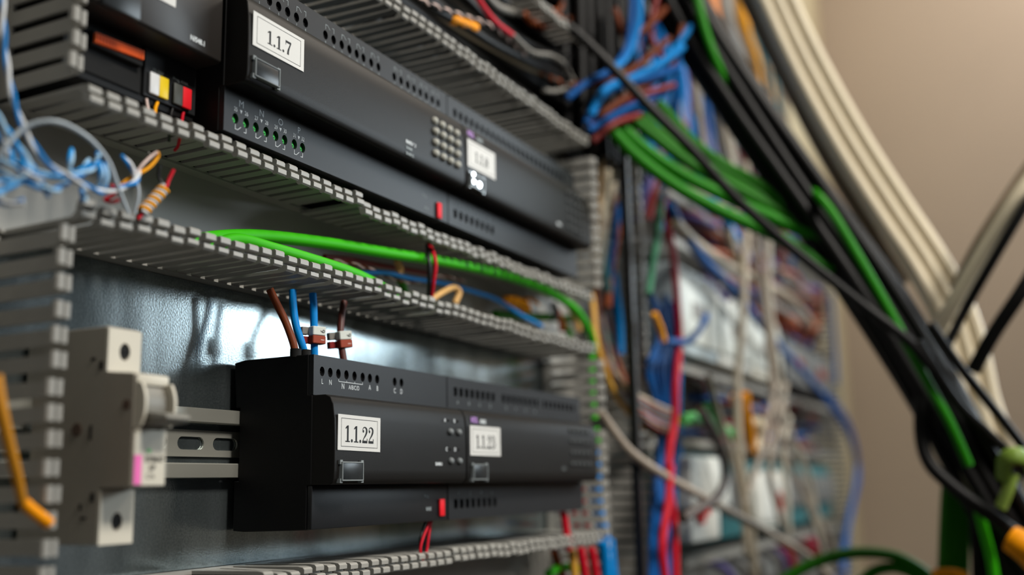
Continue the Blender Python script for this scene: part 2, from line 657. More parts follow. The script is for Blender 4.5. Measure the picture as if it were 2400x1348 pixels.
# mounting plate
plate = thing('mounting_plate', 'galvanized steel mounting plate carrying the rails and ducts', 'panel', (0, 0, 0))
MB().box((-0.62, 0.0, -0.75), (1.60, 0.003, 0.95), 0.0004).build('sheet', GALV, plate)
for bx, bz in ((-0.30, -0.10), (0.36, 0.255)):
    b = MB().cyl((bx, 0, bz), (0, -1, 0), 0.0075, 0.0012, 24)
    b.cyl((bx, -0.0012, bz), (0, -1, 0), 0.0045, 0.003, 6)
    b.build('bolt', M_SCREW, plate)

# ------------------------------------------------------------------ wiring ducts with open slotted fingers
YD = 0.0555     # duct depth


def finger_mesh(name, w=0.0067, depth=YD, root=0.009, m=M_DUCT):
    D = depth
    prof = [(-root, 0.0017), (-D + .0042, 0.0017), (-D + .0010, .0012), (-D, .0002), (-D + .0001, -.0018), (-D + .0026, -.0023), (-D + .0026, -.0030),
            (-D - .0004, -.0034), (-D - .0010, -.0040), (-D - .0010, -.0062), (-D - .0002, -.0070), (-D + .0020, -.0070), (-D + .0032, -.0058), (-D + .0042, -.0018), (-D + .0064, 0.0), (-root, 0.0)]
    return MB().prism(prof, -w / 2, w / 2).mesh(name, m, ang=25)


FM = finger_mesh('finger')
FML = finger_mesh('finger', w=.0064, root=.0035)
AXES = {'up': (V(1, 0, 0), V(0, 0, 1)), 'down': (V(-1, 0, 0), V(0, 0, -1)), 'right': (V(0, 0, -1), V(1, 0, 0)), 'left': (V(0, 0, 1), V(-1, 0, 0))}


def finger_at(parent, side, pos, off, u, jit=0.0, me=None):
    """pos = coordinate of the wall plane, u = coordinate along the duct"""
    lx, lz = AXES[side]
    o = link('finger', me or FM, parent)
    p = V(u, 0, pos) if side in ('up', 'down') else V(pos, 0, u)
    p += Vector(off)
    R = Matrix((lx, V(0, 1, 0), lz)).transposed().to_4x4()
    J = Matrix.Rotation(random.gauss(0, jit), 4, 'X') @ Matrix.Rotation(random.gauss(0, jit * 0.5), 4, 'Z')
    o.matrix_world = Matrix.Translation(p) @ R @ J
    return o


def wall_base(mb, side, pos, u0, u1, root=0.0095, th=0.0017):
    s = 1 if side in ('up', 'right') else -1
    lo, hi = (pos, pos + th) if s > 0 else (pos - th, pos)
    if side in ('up', 'down'):
        mb.box((u0, -root, lo), (u1, -0.0002, hi))
    else:
        mb.box((lo, -root, u0), (hi, -0.0002, u1))


def hduct(label, x0, x1, zlo, zhi, walls=('up', 'down'), jit=0.010, pitch=0.010, skip=None, off=None, joined=False, hole_step=0.10):
    t = thing('wiring_duct', label, 'wiring duct', (0, 0, 0))
    b = MB()
    b.box((x0, -0.0018, zlo - 0.0017), (x1, -0.0002, zhi + 0.0017))
    for s in walls:
        wall_base(b, s, zhi if s == 'up' else zlo, x0, x1)
    b.build('base', M_DUCT, t)
    n = int((x1 - x0) / pitch)
    if joined:
        q = MB()
        dep = YD
        for s in walls:
            z = zhi if s == 'up' else zlo - 0.0017
            for i in range(n):
                cx = x0 + (i + .5) * pitch
                q.box((cx - .0031, -dep, z), (cx + .0031, -.009, z + .0017))
                q.box((cx - .0036, -dep - .001, z - (.0062 if s == 'up' else 0)), (cx + .0036, -dep + .003, z + .0017 + (0 if s == 'up' else .0062)))
        o_ = q.build('finger_rows', M_DUCT, t, smooth=False)
        o_['kind'] = 'stuff'
        return t
    for s in walls:
        for i in range(n):
            u = x0 + (i + .5) * pitch
            if skip and skip(s, u):
                continue
            of = off(s, u) if off else (0, 0, 0)
            finger_at(t, s, zhi if s == 'up' else zlo, of, u, jit)
    return t


def vduct(label, xlo, xhi, segs, jit=0.010, pitch=0.0102, back=True, base_z=None, me=None):
    """segs: list of (side, z0, z1)"""
    t = thing('wiring_duct', label, 'wiring duct', (0, 0, 0))
    b = MB()
    z0, z1 = base_z
    b.box((xlo - .0017, -.0018, z0), (xhi + .0017, -.0002, z1))
    for s, a, c in segs:
        wall_base(b, s, xhi if s == 'right' else xlo, a, c)
    b.build('base', M_DUCT, t)
    for s, a, c in segs:
        n = int((c - a) / pitch)
        for i in range(n):
            finger_at(t, s, xhi if s == 'right' else xlo, (0, 0, 0), (a + (i + .5) * pitch) if a > .1 else c - (i + .5) * pitch, jit, me)
    return t


ZA, ZB, ZCC, ZD = 0.1415, 0.0865, -0.0650, 0.2735
XL, XR, XR2 = -0.1555, 0.404, 0.531


def off_mid(s, u):
    if s == 'up':
        if u > 0.047:
            return (0, 0.0010, -0.0030)
        if u > 0.036:
            return (0, 0, 0.0012)
        return (0, 0, 0.0012 * math.sin((u + .15) * 18))
    return (0, 0, 0.0010 * math.sin((u + .1) * 13))


hduct('grey slotted wiring duct between the two rows of black modules, holding green cables', XL + .002, XR - .002, ZB, ZA, off=off_mid)
hduct('grey slotted wiring duct above the row with the 1.1.7 module', XL + .002, XR - .002, ZD, 0.375, skip=lambda s, u: s == 'up' and u < 0.30)
low_duct = hduct('grey slotted wiring duct under the row with the 1.1.22 module', XL + .04, XR - .002, -0.15, ZCC, walls=('up', 'down'), skip=lambda s, u: s == 'down' or u < -0.04)
MB().cyl((.228, -.0018, -.1005), (0, -1, 0), .0075, .0012, 24).cyl((.228, -.0030, -.1005), (0, -1, 0), .0045, .003, 6).build('bolt', M_SCREW, low_duct)
vduct('grey upright wiring duct beside the miniature circuit breaker', XL - 0.10, XL, [('right', -0.13, ZB - 0.004), ('right', ZA + 0.003, 0.30), ('left', -0.15, 0.31)], base_z=(-.16, .32), me=FML)
vduct('grey upright wiring duct at the end of both module rows, beside the black post', XR, XR2, [('left', -0.135, ZB - 0.003), ('left', ZA + 0.003, ZD - 0.001), ('right', -0.14, 0.40)], base_z=(-.18, .46))

# ------------------------------------------------------------------ DIN rails


def din_rail(label, x0, x1, zc, slots=True):
    t = thing('din_rail', label, 'rail', (0, 0, zc))
    th = 0.001
    prof = [(-.0002, -.0118), (-.0002, .0118), (-.0065, .0118), (-.0065, .0175), (-.0075, .0175), (-.0075, .0108), (-.0012, .0108)]
    top = [(-.0002, .0112), (-.0064, .0112), (-.0064, .0175), (-.0075, .0175), (-.0075, .0104), (-.0012, .0104), (-.0012, .0112)]
    top = [(-.0012, .0112), (-.0064, .0112), (-.0064, .0175), (-.0068, .0178), (-.0075, .0175), (-.0075, .0108), (-.0071, .0103), (-.0012, .0103)]
    mb = MB()
    mb.prism(top, x0, x1)
    mb.prism([(y, -z) for y, z in top], x0, x1)
    mb.build('flange', M_STEEL, t, ang=25)
    # slotted web
    n = max(1, int((x1 - x0) / 0.025))
    p = (x1 - x0) / n
    holes = [(x0 + (i + .5) * p, 0.0, 0.0075, 0.0031, 2) for i in range(n)]
    m2 = MB()
    bm = m2.bm
    for i in range(n):
        a, b = x0 + i * p, x0 + (i + 1) * p
        hx = (a + b) / 2
        outer, inner, deep = [], [], []
        L, r = 0.0062, 0.0033
        pts = []
        for k in range(9):
            an = -math.pi / 2 + math.pi * k / 8
            pts.append((hx + L + r * math.cos(an), r * math.sin(an)))
        for k in range(9):
            an = math.pi / 2 + math.pi * k / 8
            pts.append((hx - L + r * math.cos(an), r * math.sin(an)))
        for (ix, iz) in pts:
            c, s_ = ix - hx, iz
            kx = ((b - hx) / c if c > 1e-9 else (a - hx) / c if c < -1e-9 else 1e9)
            kz = (.0104 / abs(s_) if abs(s_) > 1e-9 else 1e9)
            k = min(kx, kz)
            outer.append(bm.verts.new((hx + c * k, -.0014, s_ * k)))
            inner.append(bm.verts.new((ix, -.0014, iz)))
            deep.append(bm.verts.new((ix, -.0003, iz)))
        N = len(pts)
        # corner triangles
        for k in range(N):
            k1 = (k + 1) % N
            bm.faces.new((outer[k], outer[k1], inner[k1], inner[k]))
            bm.faces.new((inner[k], inner[k1], deep[k1], deep[k]))
        for sx, sz in ((1, 1), (1, -1), (-1, 1), (-1, -1)):
            ov = sorted(outer, key=lambda v: (v.co.x - hx - sx * p / 2) ** 2 + (v.co.z - sz * .0104) ** 2)[:2]
            cv = bm.verts.new((hx + sx * p / 2, -.0014, sz * .0104))
            try:
                bm.faces.new((ov[0], ov[1], cv))
            except ValueError:
                pass
    m2.build('slotted_web', M_STEEL, t, smooth=False)
    return t


din_rail('steel top-hat rail carrying the breaker and the 1.1.22 module', -0.145, 0.395, 0.0)
din_rail('steel top-hat rail behind the 1.1.7 module row', -0.145, 0.395, 0.1915)

# ------------------------------------------------------------------ bus modules
YT, YM = -0.0564, -0.0703


def module(name, label, x0, width, zc):
    t = thing(name, label, 'module', (x0, 0, zc))
    w_ = width - 0.0005
    prof = [(-.003, .0440), (-.0100, .0452), (-.0532, .0452), (-.0532, .0240), (-.0560, .0236), (-.0560, -.0226), (-.0532, -.0228), (-.0532, -.0452),
            (-.0125, -.0460), (-.0050, -.0455), (-.0050, -.0195), (-.0078, -.0195), (-.0078, .0195), (-.0050, .0195)]
    MB().prism(prof, 0.0, w_, 0.0004, 1).build('housing', M_DEVB, t, ang=30)
    cov = [(-.0555, .0236), (-.0640, .0236), (-.0672, .0222), (-.0690, .0185), (-.0700, .0110), (-.0703, .0000), (-.0703, -.0150), (-.0700, -.0195), (-.0690, -.0218), (-.0672, -.0226), (-.0555, -.0226)]
    MB().prism(cov, 0.0004, w_ - .0004, 0.0003, 1).build('front_cover', M_DEV, t, ang=22)
    return t


def button_cap(t, x0, x1, z0, z1):
    o = MB().box((x0, YM - .0018, z0), (x1, YM + .004, z1), .0005).build('clear_button_cap', M_GLASS, t)
    f = MB()
    e = .0005
    for a, b in (((x0 - .0002, z1 - e), (x1 + .0002, z1 + .0002)), ((x0 - .0002, z0 - .0002), (x1 + .0002, z0 + e)), ((x0 - .0002, z0), (x0 + e, z1)), ((x1 - e, z0), (x1 + .0002, z1))):
        f.box((a[0], YM - .0021, a[1]), (b[0], YM + .002, b[1]), .0002, 1)
    for cx in (x0, x1):
        for cz in (z0, z1):
            f.box((cx - .0011, YM - .0012, cz - .0011), (cx + .0011, YM + .001, cz + .0011))
    f.build('cap_rim', M_CAPRIM, o)
    return o


def dome_button(name, m, r=.0021, h=.0016):
    return MB().cyl((0, 0.0005, 0), (0, -1, 0), r * 1.02, .0010, 14).dome((0, -.0005, 0), (0, -1, 0), r, h, 14, 4).mesh(name, m, ang=50)


# --- 1.1.22
d22 = module('dimmer_module', 'black rail module with the 1.1.22 label, beside the empty rail', 0.0, 0.1382, 0.0)
hx = [.0076, .0147, .0220, .0294, .0370, .0448, .0519, .0592, .0775, .0848]
strip(d22, .0003, .1377, .0238, .0450, YT, .003, [(x, .0366, .0021, .0026, True) for x in hx], M_DEVT, screw=M_HOLE)
strip(d22, .0003, .1377, -.0450, -.0228, YT, .003, [], M_DEVT, name='lower_strip')
pr = YT - .0001
for c, x in (('L', .0077), ('N', .0148), ('A', .0517), ('B', .0593), ('C', .0775), ('D', .0845)):
    text(c, .0040, x, pr, .0312, M_PRINT, d22, sx=.8)
text('N', .0044, .0262, pr, .0300, M_PRINT, d22, sx=.8)
text('A/B/C/D', .0034, .0365, pr, .0299, M_PRINT, d22, sx=.85)
q = MB()
for a in ((.0220, .0323, .0448, .0326), (.0220, .0323, .0223, .0336), (.0294, .0323, .0297, .0333), (.0370, .0323, .0373, .0333), (.0445, .0323, .0448, .0336)):
    q.poly([(p_, pr, z_) for p_, z_ in rect(*a)])
q.build('bracket_print', M_PRINT, d22, smooth=False)
sticker(d22, .0025, .0412, -.0053, .0131, YM - .0002, '1.1.22', .0086, .92, tilt=.012)
button_cap(d22, .0048, .0234, -.0207, -.0112)
bm_ = dome_button('channel_button', M_BTND)
for x, z in ((.1178, .0082), (.1280, .0082), (.1180, -.0094), (.1285, -.0094)):
    link('channel_button', bm_, d22, (x, YM - .0001, z))
for x, z, c in ((.1113, .0150, 'A'), (.1227, .0150, 'B'), (.113, -.0024, 'C'), (.1233, -.0024, 'D')):
    text(c, .0030, x, YM - .0003, z, M_PRINT, d22, bold=.0001)
    MB().cyl((x + .0045, YM + .0003, z), (0, -1, 0), .0007, .0008, 10).build('indicator', M_HOLE, d22)
text('DA/S4.1', .0024, .1038, YM - .0003, -.0113, M_PRINT, d22, bold=.00014)
text('Prog.', .0026, .1128, pr, -.0300, M_PRINTD, d22)
text('KNX', .0028, .1150, pr, -.0377, M_PRINTD, d22, bold=.0001)

# --- 1.1.23
d23 = module('relay_module', 'black rail module with the 1.1.23 label', .1386, .216, 0.0)
hs = [.0105 + .00745 * i for i in range(8)] + [.0785 + .0078 * i for i in range(8)] + [.1460 + .0078 * i for i in range(8)]
strip(d23, .0003, .2152, .0238, .0450, YT, .003, [(x, .0358, .0022, .0030, False) for x in hs], M_DEVT, screw=M_HOLE)
strip(d23, .0003, .2152, -.0450, -.0228, YT, .003, [(.0095 + .0076 * i, -.0355, .0022, .0030, False) for i in range(8)], M_DEVT, screw=M_HOLE)
for i in range(4):
    text('ABCD'[i], .0032, .0132 + .0150 * i, pr, .0290, M_PRINTD, d23)
    text('IJKL'[i], .0030, .0132 + .0152 * i, pr, -.0290, M_PRINTD, d23)
    text('EFGH'[i], .0032, .0822 + .0156 * i, pr, .0290, M_PRINTD, d23)
text('HDL', .0048, .0110, YM + .0004, .0168, M_PURPLE, d23, bold=.0002)
text('KNX', .0036, .0225, YM + .0004, .0162, M_PRINT, d23, bold=.0002)
sticker(d23, .0036, .0448, -.0055, .0132, YM - .0002, '1.1.23', .0086, .92)
button_cap(d23, .0056, .0240, -.0207, -.0112)
gb = dome_button('channel_button', mat('button_charcoal', '#4a4e50', .45, spec=.2), .0017, .0012)
for i in range(5):
    for j in range(4):
        link('channel_button', gb, d23, (.164 + .0085 * i, YM - .0001 + (.0006 if j == 3 else 0), -.0095 + .0085 * j))
text('R/S12', .0026, .148, YM - .0002, -.013, M_PRINTD, d23)

# --- 1.1.7
Z1 = 0.1915
d7 = module('relay_module', 'black rail module with the 1.1.7 label and lettered terminals', -.0730, .2146, Z1)
tops = [-.0646, -.0568, -.0495, -.0416, -.0341, -.0267, -.0192, -.0114, .0066, .0142, .0220, .0295, .0368, .0437, .0518, .0595, .0769, .0847, .0925, .1000, .1076, .1150, .1225, .1300]
strip(d7, .0003, .2141, .0238, .0450, YT, .003, [(x + .073, .0349, .0022, .0027, True) for x in tops], M_DEVT, screw=M_HOLE)
bots = [-.0646, -.0568, -.0495, -.0416, -.0342, -.0270, -.0190, -.0121]
strip(d7, .0003, .2141, -.0450, -.0228, YT, .003, [(x + .073, -.0368, .0022, .0027, True) for x in bots], M_DEVT, screw=M_GREENS)
for i, (c, a, b) in enumerate((('M', 25, 26), ('N', 27, 28), ('O', 29, 30), ('P', 31, 32))):
    xa, xb = bots[2 * i] + .073, bots[2 * i + 1] + .073
    xm = (xa + xb) / 2
    text(c, .0050, xm, pr, -.0284, M_PRINT, d7)
    text(str(a), .0031, xa, pr, -.0321, M_PRINT, d7, sx=.85)
    text(str(b), .0031, xb, pr, -.0321, M_PRINT, d7, sx=.85)
    q = MB()
    q.poly([(xm - .0009, pr, -.0314), (xm + .0009, pr, -.0314), (xm, pr, -.0333)])
    z = -.0398
    for a_ in ((xa - .0002, z - .0022, xa + .0001, z), (xa - .0002, z - .0025, xa + .0018, z - .0022), (xb - .0001, z - .0022, xb + .0002, z), (xb - .0016, z - .0025, xb + .0002, z - .0022)):
        q.poly([(p_, pr, z_) for p_, z_ in rect(*a_)])
    q.poly([(xa + .0018, pr, z - .0025), (xa + .0042, pr, z - .0004), (xa + .0039, pr, z - .0003), (xa + .0016, pr, z - .0023)])
    q.build('contact_symbol', M_PRINT, d7, smooth=False)
for i in range(12):
    xa, xb = tops[2 * i] + .073, tops[2 * i + 1] + .073
    q = MB()
    z = .0384
    for a_ in ((xa - .0002, z, xa + .0001, z + .0026), (xa - .0002, z + .0026, xa + .0018, z + .0029), (xb - .0001, z, xb + .0002, z + .0026), (xb - .0016, z + .0026, xb + .0002, z + .0029)):
        q.poly([(p_, pr, z_) for p_, z_ in rect(*a_)])
    q.poly([(xa + .0018, pr, z + .0029), (xa + .0042, pr, z + .0008), (xa + .0039, pr, z + .0007), (xa + .0016, pr, z + .0027)])
    q.build('contact_symbol', M_PRINTD, d7, smooth=False)
    for xx in (xa, xb):
        text(str(2 * i + 1 if xx == xa else 2 * i + 2), .0020, xx, pr, .0305, M_PRINTD, d7)
sticker(d7, .0030, .0426, -.0034, .0144, YM - .0002, '1.1.7', .0072, 1.0)
button_cap(d7, .0040, .0222, -.0192, -.0100)
gb7 = dome_button('channel_button', M_BTN, .0027, .0022)
for i in range(4):
    for j in range(4):
        link('channel_button', gb7, d7, (.1755 + .0092 * i, YM - .0001 + (.0007 if j == 3 else 0), -.0102 + .0072 * j))
for k, s_ in enumerate(('RM/S16.1', '16-fold', '16 AX C')):
    text(s_, .0030 if k == 0 else .0024, .141, YM - .0003, -.0120 - .0036 * k, M_PRINT if k == 0 else M_PRINTD, d7, align='LEFT', bold=.00012)
text('Prog.', .0026, .1850, pr, -.0330, M_PRINTD, d7)
text('KNX', .0026, .1874, pr, -.0410, M_PRINTD, d7)

# --- 1.1.8
d8 = module('relay_module', 'black rail module with the 1.1.8 label and glowing white indicators', .1420, .216, Z1)
strip(d8, .0003, .2152, .0238, .0450, YT, .003, [(.0105 + .0078 * i, .0352, .0022, .0030, False) for i in range(24)], M_DEVT, screw=M_HOLE)
strip(d8, .0003, .2152, -.0450, -.0228, YT, .003, [(.0095 + .0076 * i, -.0362, .0022, .0030, False) for i in range(8)], M_DEVT, screw=M_HOLE)
for i in range(4):
    text('ABCD'[i], .0032, .0132 + .0152 * i, pr, -.0290, M_PRINTD, d8)
text('HDL', .0048, .0088, YM + .0008, .0172, M_PURPLE, d8, bold=.0002)
text('KNX', .0036, .0215, YM + .0008, .0165, M_PRINTD, d8, bold=.0002)
sticker(d8, .0018, .0412, -.0068, .0122, YM - .0002, '1.1.8', .0074, 1.0)
button_cap(d8, .0040, .0225, -.0205, -.0112)
for x, z in ((.0072, -.0168), (.0152, -.0170), (.0068, -.0118)):
    MB().dome((x, YM - .0018, z), (0, -1, 0), .0015 if z > -.015 or x < .01 else .0022, .0012, 12, 4).build('white_indicator', M_LED, d8)
for i in range(4):
    for j in range(5):
        link('channel_button', gb, d8, (.168 + .0085 * i, YM - .0001, -.0135 + .0072 * j))
text('R/S12', .0030, .149, YM - .0002, -.0150, M_PRINT, d8, bold=.0002)

# --- router-like module at the start of the upper row
dr = thing('gateway_module', 'black rail module with an orange pin row, half hidden by the upright duct', 'module', (-.1530, 0, Z1))
Wd = .0775
MB().prism([(-.003, .0450), (-.0395, .0450), (-.0395, -.0400), (-.003, -.0450)], 0, Wd, .0004, 1).build('housing', M_DEVB, dr)
MB().prism([(-.0390, .0450), (-.0550, .0450), (-.0564, .0430), (-.0564, -.0112), (-.0550, -.0124), (-.0390, -.0124)], .0003, Wd - .0003, .0003, 1).build('front_cover', mat('warm_grey_plastic', '#2a2725', .45, var=.05, scale=60, bump=.08, bscale=2500), dr)
MB().box((.044, -.0410, -.0365), (Wd - .0004, -.0392, -.0122), .0003, 1).build('connector_panel', M_DEVT, dr)
r_ = MB()
r_.box((.0060, -.0405, -.0365), (.0425, -.0392, -.0126), .0003, 1)
r_.build('recess_frame', M_HOLE, dr)
MB().box((.0112, -.0440, -.0250), (.0402, -.0390, -.0180), .0004, 1).build('pin_block', M_HOLE, dr)
pin = MB().box((-.00055, -.0009, -.0023), (.00055, .0008, .0023), .0002, 1).mesh('orange_pin', M_ORANGE)
for i in range(16):
    link('orange_pin', pin, dr, (.0125 + .00175 * i, -.0445, -.0218 + .00012 * i))
c_ = MB().box((.0030, -.0590, -.0130), (.0240, -.0558, .0100), .0012, 2)
c_.build('clear_button_cap', M_GLASS, dr)
text('N/S48.1', .0034, .0610, -.0566, -.0070, M_PRINT, dr, bold=.00014, sx=.9)
text('12-30V', .0024, .0520, -.0412, -.0226, M_PRINTD, dr)
text('Prog. KNX', .0022, .0665, -.0412, -.0222, M_PRINTD, dr)
MB().box((.035, -.0567, .0035), (.046, -.0563, .0085)).build('paper_label', M_PAPER, dr)


# bus connectors plugged into the modules
def bus_connector(label, x, z, y, m1, m2, w=.0058, h=.0103, single=False):
    t = thing('bus_connector', label, 'connector', (x, y, z))
    for k, m in enumerate((m1, m2)):
        if single and k == 0:
            continue
        a = -w if k == 0 else 0.0
        MB().box((a, -.0016, -h / 2), (a + w - .0001, -.0002, h / 2), .0004, 2).build(('dark_half', 'bright_half')[k], m, t)
    return t


bus_connector('white and yellow plug on the gateway module', -.1010, .1618, -.0412, M_WHITEW, mat('yellow_plastic', '#e6c51c', .4))
bus_connector('grey and red plug on the gateway module', -.0860, .1616, -.0412, mat('dark_grey_plastic', '#4a4c48', .45), M_RED)
bus_connector('red plug under the 1.1.7 module row, above the slotted duct', .1262, .1522, YT, M_DEVB, M_RED, w=.0052, single=True)
bus_connector('red plug at the lower corner of the 1.1.22 module', .1262, -.0372, YT, M_DEVB, M_RED, w=.0058, single=True)

# ------------------------------------------------------------------ miniature circuit breaker
bk = thing('circuit_breaker', 'off-white miniature circuit breaker with side coloured darker for shade and pink stripe on the rail', 'breaker', (-.131, 0, 0))
bw = .0178
side = [(-.003, .0440), (-.0500, .0440), (-.0500, .0250), (-.0662, .0235), (-.0672, .0215), (-.0672, -.0222), (-.0500, -.0228), (-.0500, -.0452), (-.003, -.0452), (-.003, -.0185), (-.0078, -.0185), (-.0078, .0185), (-.003, .0185)]
MB().prism(side, 0, bw, .0003, 1).build('housing', M_BRK_SHADED, bk, ang=25)
strip(bk, 0, bw, .0250, .0432, -.0512, .0014, [(.0090, .0338, .0029, .0038, True)], M_BRK, name='terminal_face', screw=M_HOLE)
strip(bk, 0, bw, -.0452, -.0236, -.0512, .0014, [(.0090, -.0362, .0029, .0038, True)], M_BRK, name='terminal_face', screw=M_HOLE)
fr = MB().box((0.0002, -.0684, -.0222), (bw - .0002, -.0670, .0004), .0004, 1)
fr.box((0.0002, -.0684, .0185), (bw - .0002, -.0655, .0230), .0006, 2)
for a in (0.0002, bw - .0016):
    pts = []
    for k in range(9):
        an = math.radians(-38 + 76 * k / 8)
        pts.append((-.0608 - .0125 * math.cos(an), .0105 + .0145 * math.sin(an)))
    fr.prism([(-.0660, .0195)] + pts[::-1] + [(-.0660, .0010)], a, a + .0014)
fr.build('front_plate', M_BRK, bk, ang=35)
tg = MB()
pts = []
for k in range(13):
    an = math.radians(-60 + 120 * k / 12)
    pts.append((-.0600 - .0105 * math.cos(an), .0105 + .0110 * math.sin(an)))
tg.prism([(-.0600, .0105)] + pts, .0046, bw - .0036)
tg.prism([(-.0690, .0080), (-.0815, .0062), (-.0830, .0046), (-.0815, .0030), (-.0690, .0020)], .0030, bw - .0015, .0006, 2)
tg.build('toggle', M_TOG, bk, ang=30)
MB().box((.0004, -.0687, -.0215), (.0042, -.0683, -.0098)).build('pink_stripe', M_PINK, bk)
MB().box((.0068, -.0687, -.0086), (.0090, -.0683, -.0074)).build('green_mark', M_GREENS, bk)
text('ETIMAT', .0030, .0112, -.0687, -.0115, mat('print_dark', '#5a5750', .6), bk, bold=.0001)
text('1P', .0036, .0098, -.0687, -.0150, MATS['print_dark'], bk, bold=.0001)
text('C16', .0026, .0092, -.0687, -.0182, MATS['print_dark'], bk)
dk = MB()
for yy, zz, a, b in ((-.0430, .0305, .0012, .0006), (-.0478, .0275, .0010, .0018), (-.0436, 0, .0006, .0030), (-.0466, -.0262, .0010, .0018), (-.0420, -.0345, .0016, .0005), (-.0400, -.0300, .0006, .0012)):
    dk.box((-.0003, yy - a, zz - b), (.0004, yy + a, zz + b))
dk.build('side_slot', M_HOLE, bk)
dk = MB().cyl((-.0003, -.0632, .0105), (1, 0, 0), .0022, .0006, 14)
dk.cyl((-.0004, -.0355, .0015), (1, 0, 0), .0028, .0007, 16)
dk.build('side_rivet', mat('rivet_brown', '#5a473c', .5), bk)

# ------------------------------------------------------------------ wires at the upper-left corner
G = 'loose blue and white wires in the upright duct'
BW = 'twisted blue and white wire in the tangle above the breaker duct'
blues = [
    [(5, -30, .415), (12, 120, .410), (40, 260, .405), (100, 370, .400), (180, 425, .405), (240, 450, .425), (285, 440, .435), (318, 425, .445), (325, 405, .450), (308, 395, .455)],
    [(-20, 250, .40), (20, 310, .40), (55, 360, .40), (80, 400, .40), (75, 440, .40)],
    [(-20, 370, .395), (60, 395, .395), (130, 415, .40), (190, 408, .41), (225, 385, .42), (232, 355, .43)],
    [(-20, 430, .39), (30, 425, .395), (85, 420, .40), (110, 455, .40), (118, 470, .40)],
    [(-15, 395, .395), (40, 420, .395), (90, 438, .395), (130, 445, .40), (160, 425, .41)],
    [(168, 350, .425), (166, 400, .42), (190, 400, .42), (210, 375, .43)],
    [(-15, 470, .39), (25, 478, .39), (60, 470, .39)],
    [(233, 380, .43), (238, 410, .43), (228, 445, .43), (236, 462, .43)],
    [(244, 380, .435), (250, 420, .435), (240, 452, .435)],
    [(-15, 300, .40), (15, 340, .40), (40, 390, .395), (90, 415, .395), (150, 410, .40)],
    [(190, 440, .415), (198, 470, .415), (192, 480, .415)],
    [(-10, 455, .385), (20, 440, .39), (70, 400, .395), (40, 370, .395)],
    [(285, 365, .445), (300, 380, .445), (312, 400, .447), (318, 420, .447), (312, 440, .445)],
]
for k, b in enumerate(blues):
    twisted('twisted_pair', P3(b, t=1), .00080, M_LBLUE if k % 2 else M_BLUE, M_PALEB if k % 3 else M_WHITEW,
            'longest twisted blue and white wire, curling round to the yellow-white wire ends' if k == 0 else BW, group=None if k == 0 else G, pitch=.017 if k else .026, gap=.7)
wire('pale_wire', P3([(-25, 400, .395), (10, 350, .395), (60, 298, .40), (130, 285, .405), (200, 318, .415), (250, 372, .425), (272, 425, .43), (285, 462, .435), (300, 500, .44)], t=1), .0009, mat('pale_grey_insulation', '#b6c0c8', .4), 'pale grey wire looping over the blue and white tangle', per=10)
wire('pale_wire', P3([(310, 405, .447), (322, 430, .447), (325, 460, .447), (316, 500, .447)], t=1), .0006, mat('pale_grey_insulation', '#b6c0c8', .4), 'short pale wire end dropping beside the looped grey wire')
# yellow-white wires looping and wrapping the red and black pair
wire('white_wire', P3([(318, 408, .449), (335, 385, .452), (355, 366, .456), (369, 356, .458)], t=1), .00065, M_PINKW, 'white wire of the pointed yellow and white loop')
wire('yellow_wire', P3([(369, 356, .458), (370, 368, .459), (350, 392, .455), (320, 410, .449)], t=1), .0007, M_YEL, 'yellow wire of the pointed yellow and white loop')
wire('yellow_wire', P3([(316, 412, .449), (296, 424, .447), (280, 438, .445), (272, 448, .443)], t=1), .00075, M_YEL, 'short yellow wire end beside the red wire in the tangle')
wire('white_wire', P3([(314, 420, .449), (300, 432, .447), (285, 445, .445)], t=1), .0006, M_PINKW, 'short white wire end beside the red wire in the tangle')
wire('red_wire', P3([(262, 435, .44), (272, 448, .438), (262, 460, .437), (246, 468, .436), (262, 474, .437), (280, 468, .438)], t=1), .0008, M_REDW, 'red wire curled up in the blue and white tangle')
pa, pb = atT(330, 498, .452), atT(383, 440, .460)
ax = (pb - pa).normalized()
wire('black_wire', [pa + ax * -.004, pa.lerp(pb, .5), pb, atT(372, 415, .460), atT(374, 387, .460)], .00075, M_BLACKW, 'black wire end standing out of the yellow and white coil')
wire('red_wire', [pa + ax * -.004 + CR * .0013, pa.lerp(pb, .5) + CR * .0013, pb + CR * .0010, atT(396, 421, .462), atT(407, 398, .464)], .00075, M_REDW, 'red wire end standing out of the yellow and white coil')
coil = thing('wire_coil', 'yellow and white wire wrapped in a coil round the red and black wire', 'wire', pa)
u_ = ax.orthogonal().normalized()
v_ = ax.cross(u_)
Lc = (pb - pa).length
for k, m in enumerate((M_YEL, M_WHITEW)):
    pts = []
    for i in range(113):
        s = i / 112
        a = 2 * math.pi * s * 5 + math.pi * k
        pts.append(ax * (s * Lc) + CR * .0006 + (u_ * math.cos(a) + v_ * math.sin(a)) * (.0021 - .0002 * k))
    MB().tube(pts, .00078, 7).build('winding', m, coil, ang=60)
# leads of the plugs on the gateway module
wire('white_wire', P3([(343, 232, -.040), (346, 250, -.041), (352, 270, -.043), (356, 285, -.044)], y=0), .0007, M_PINKW, 'white lead below the white and yellow plug')
wire('yellow_wire', P3([(369, 240, -.040), (364, 255, -.041), (364, 275, -.043), (362, 290, -.044)], y=0), .0008, M_YEL, 'yellow lead below the white and yellow plug')
wire('red_wire', P3([(430, 262, -.040), (427, 278, -.041), (425, 300, -.043), (418, 340, -.036), (410, 352, -.030)], y=0), .0008, M_REDW, 'red lead below the grey and red plug')
wire('black_wire', P3([(404, 255, -.040), (400, 272, -.041), (398, 295, -.043), (396, 330, -.036)], y=0), .0008, M_BLACKW, 'black lead below the grey and red plug')

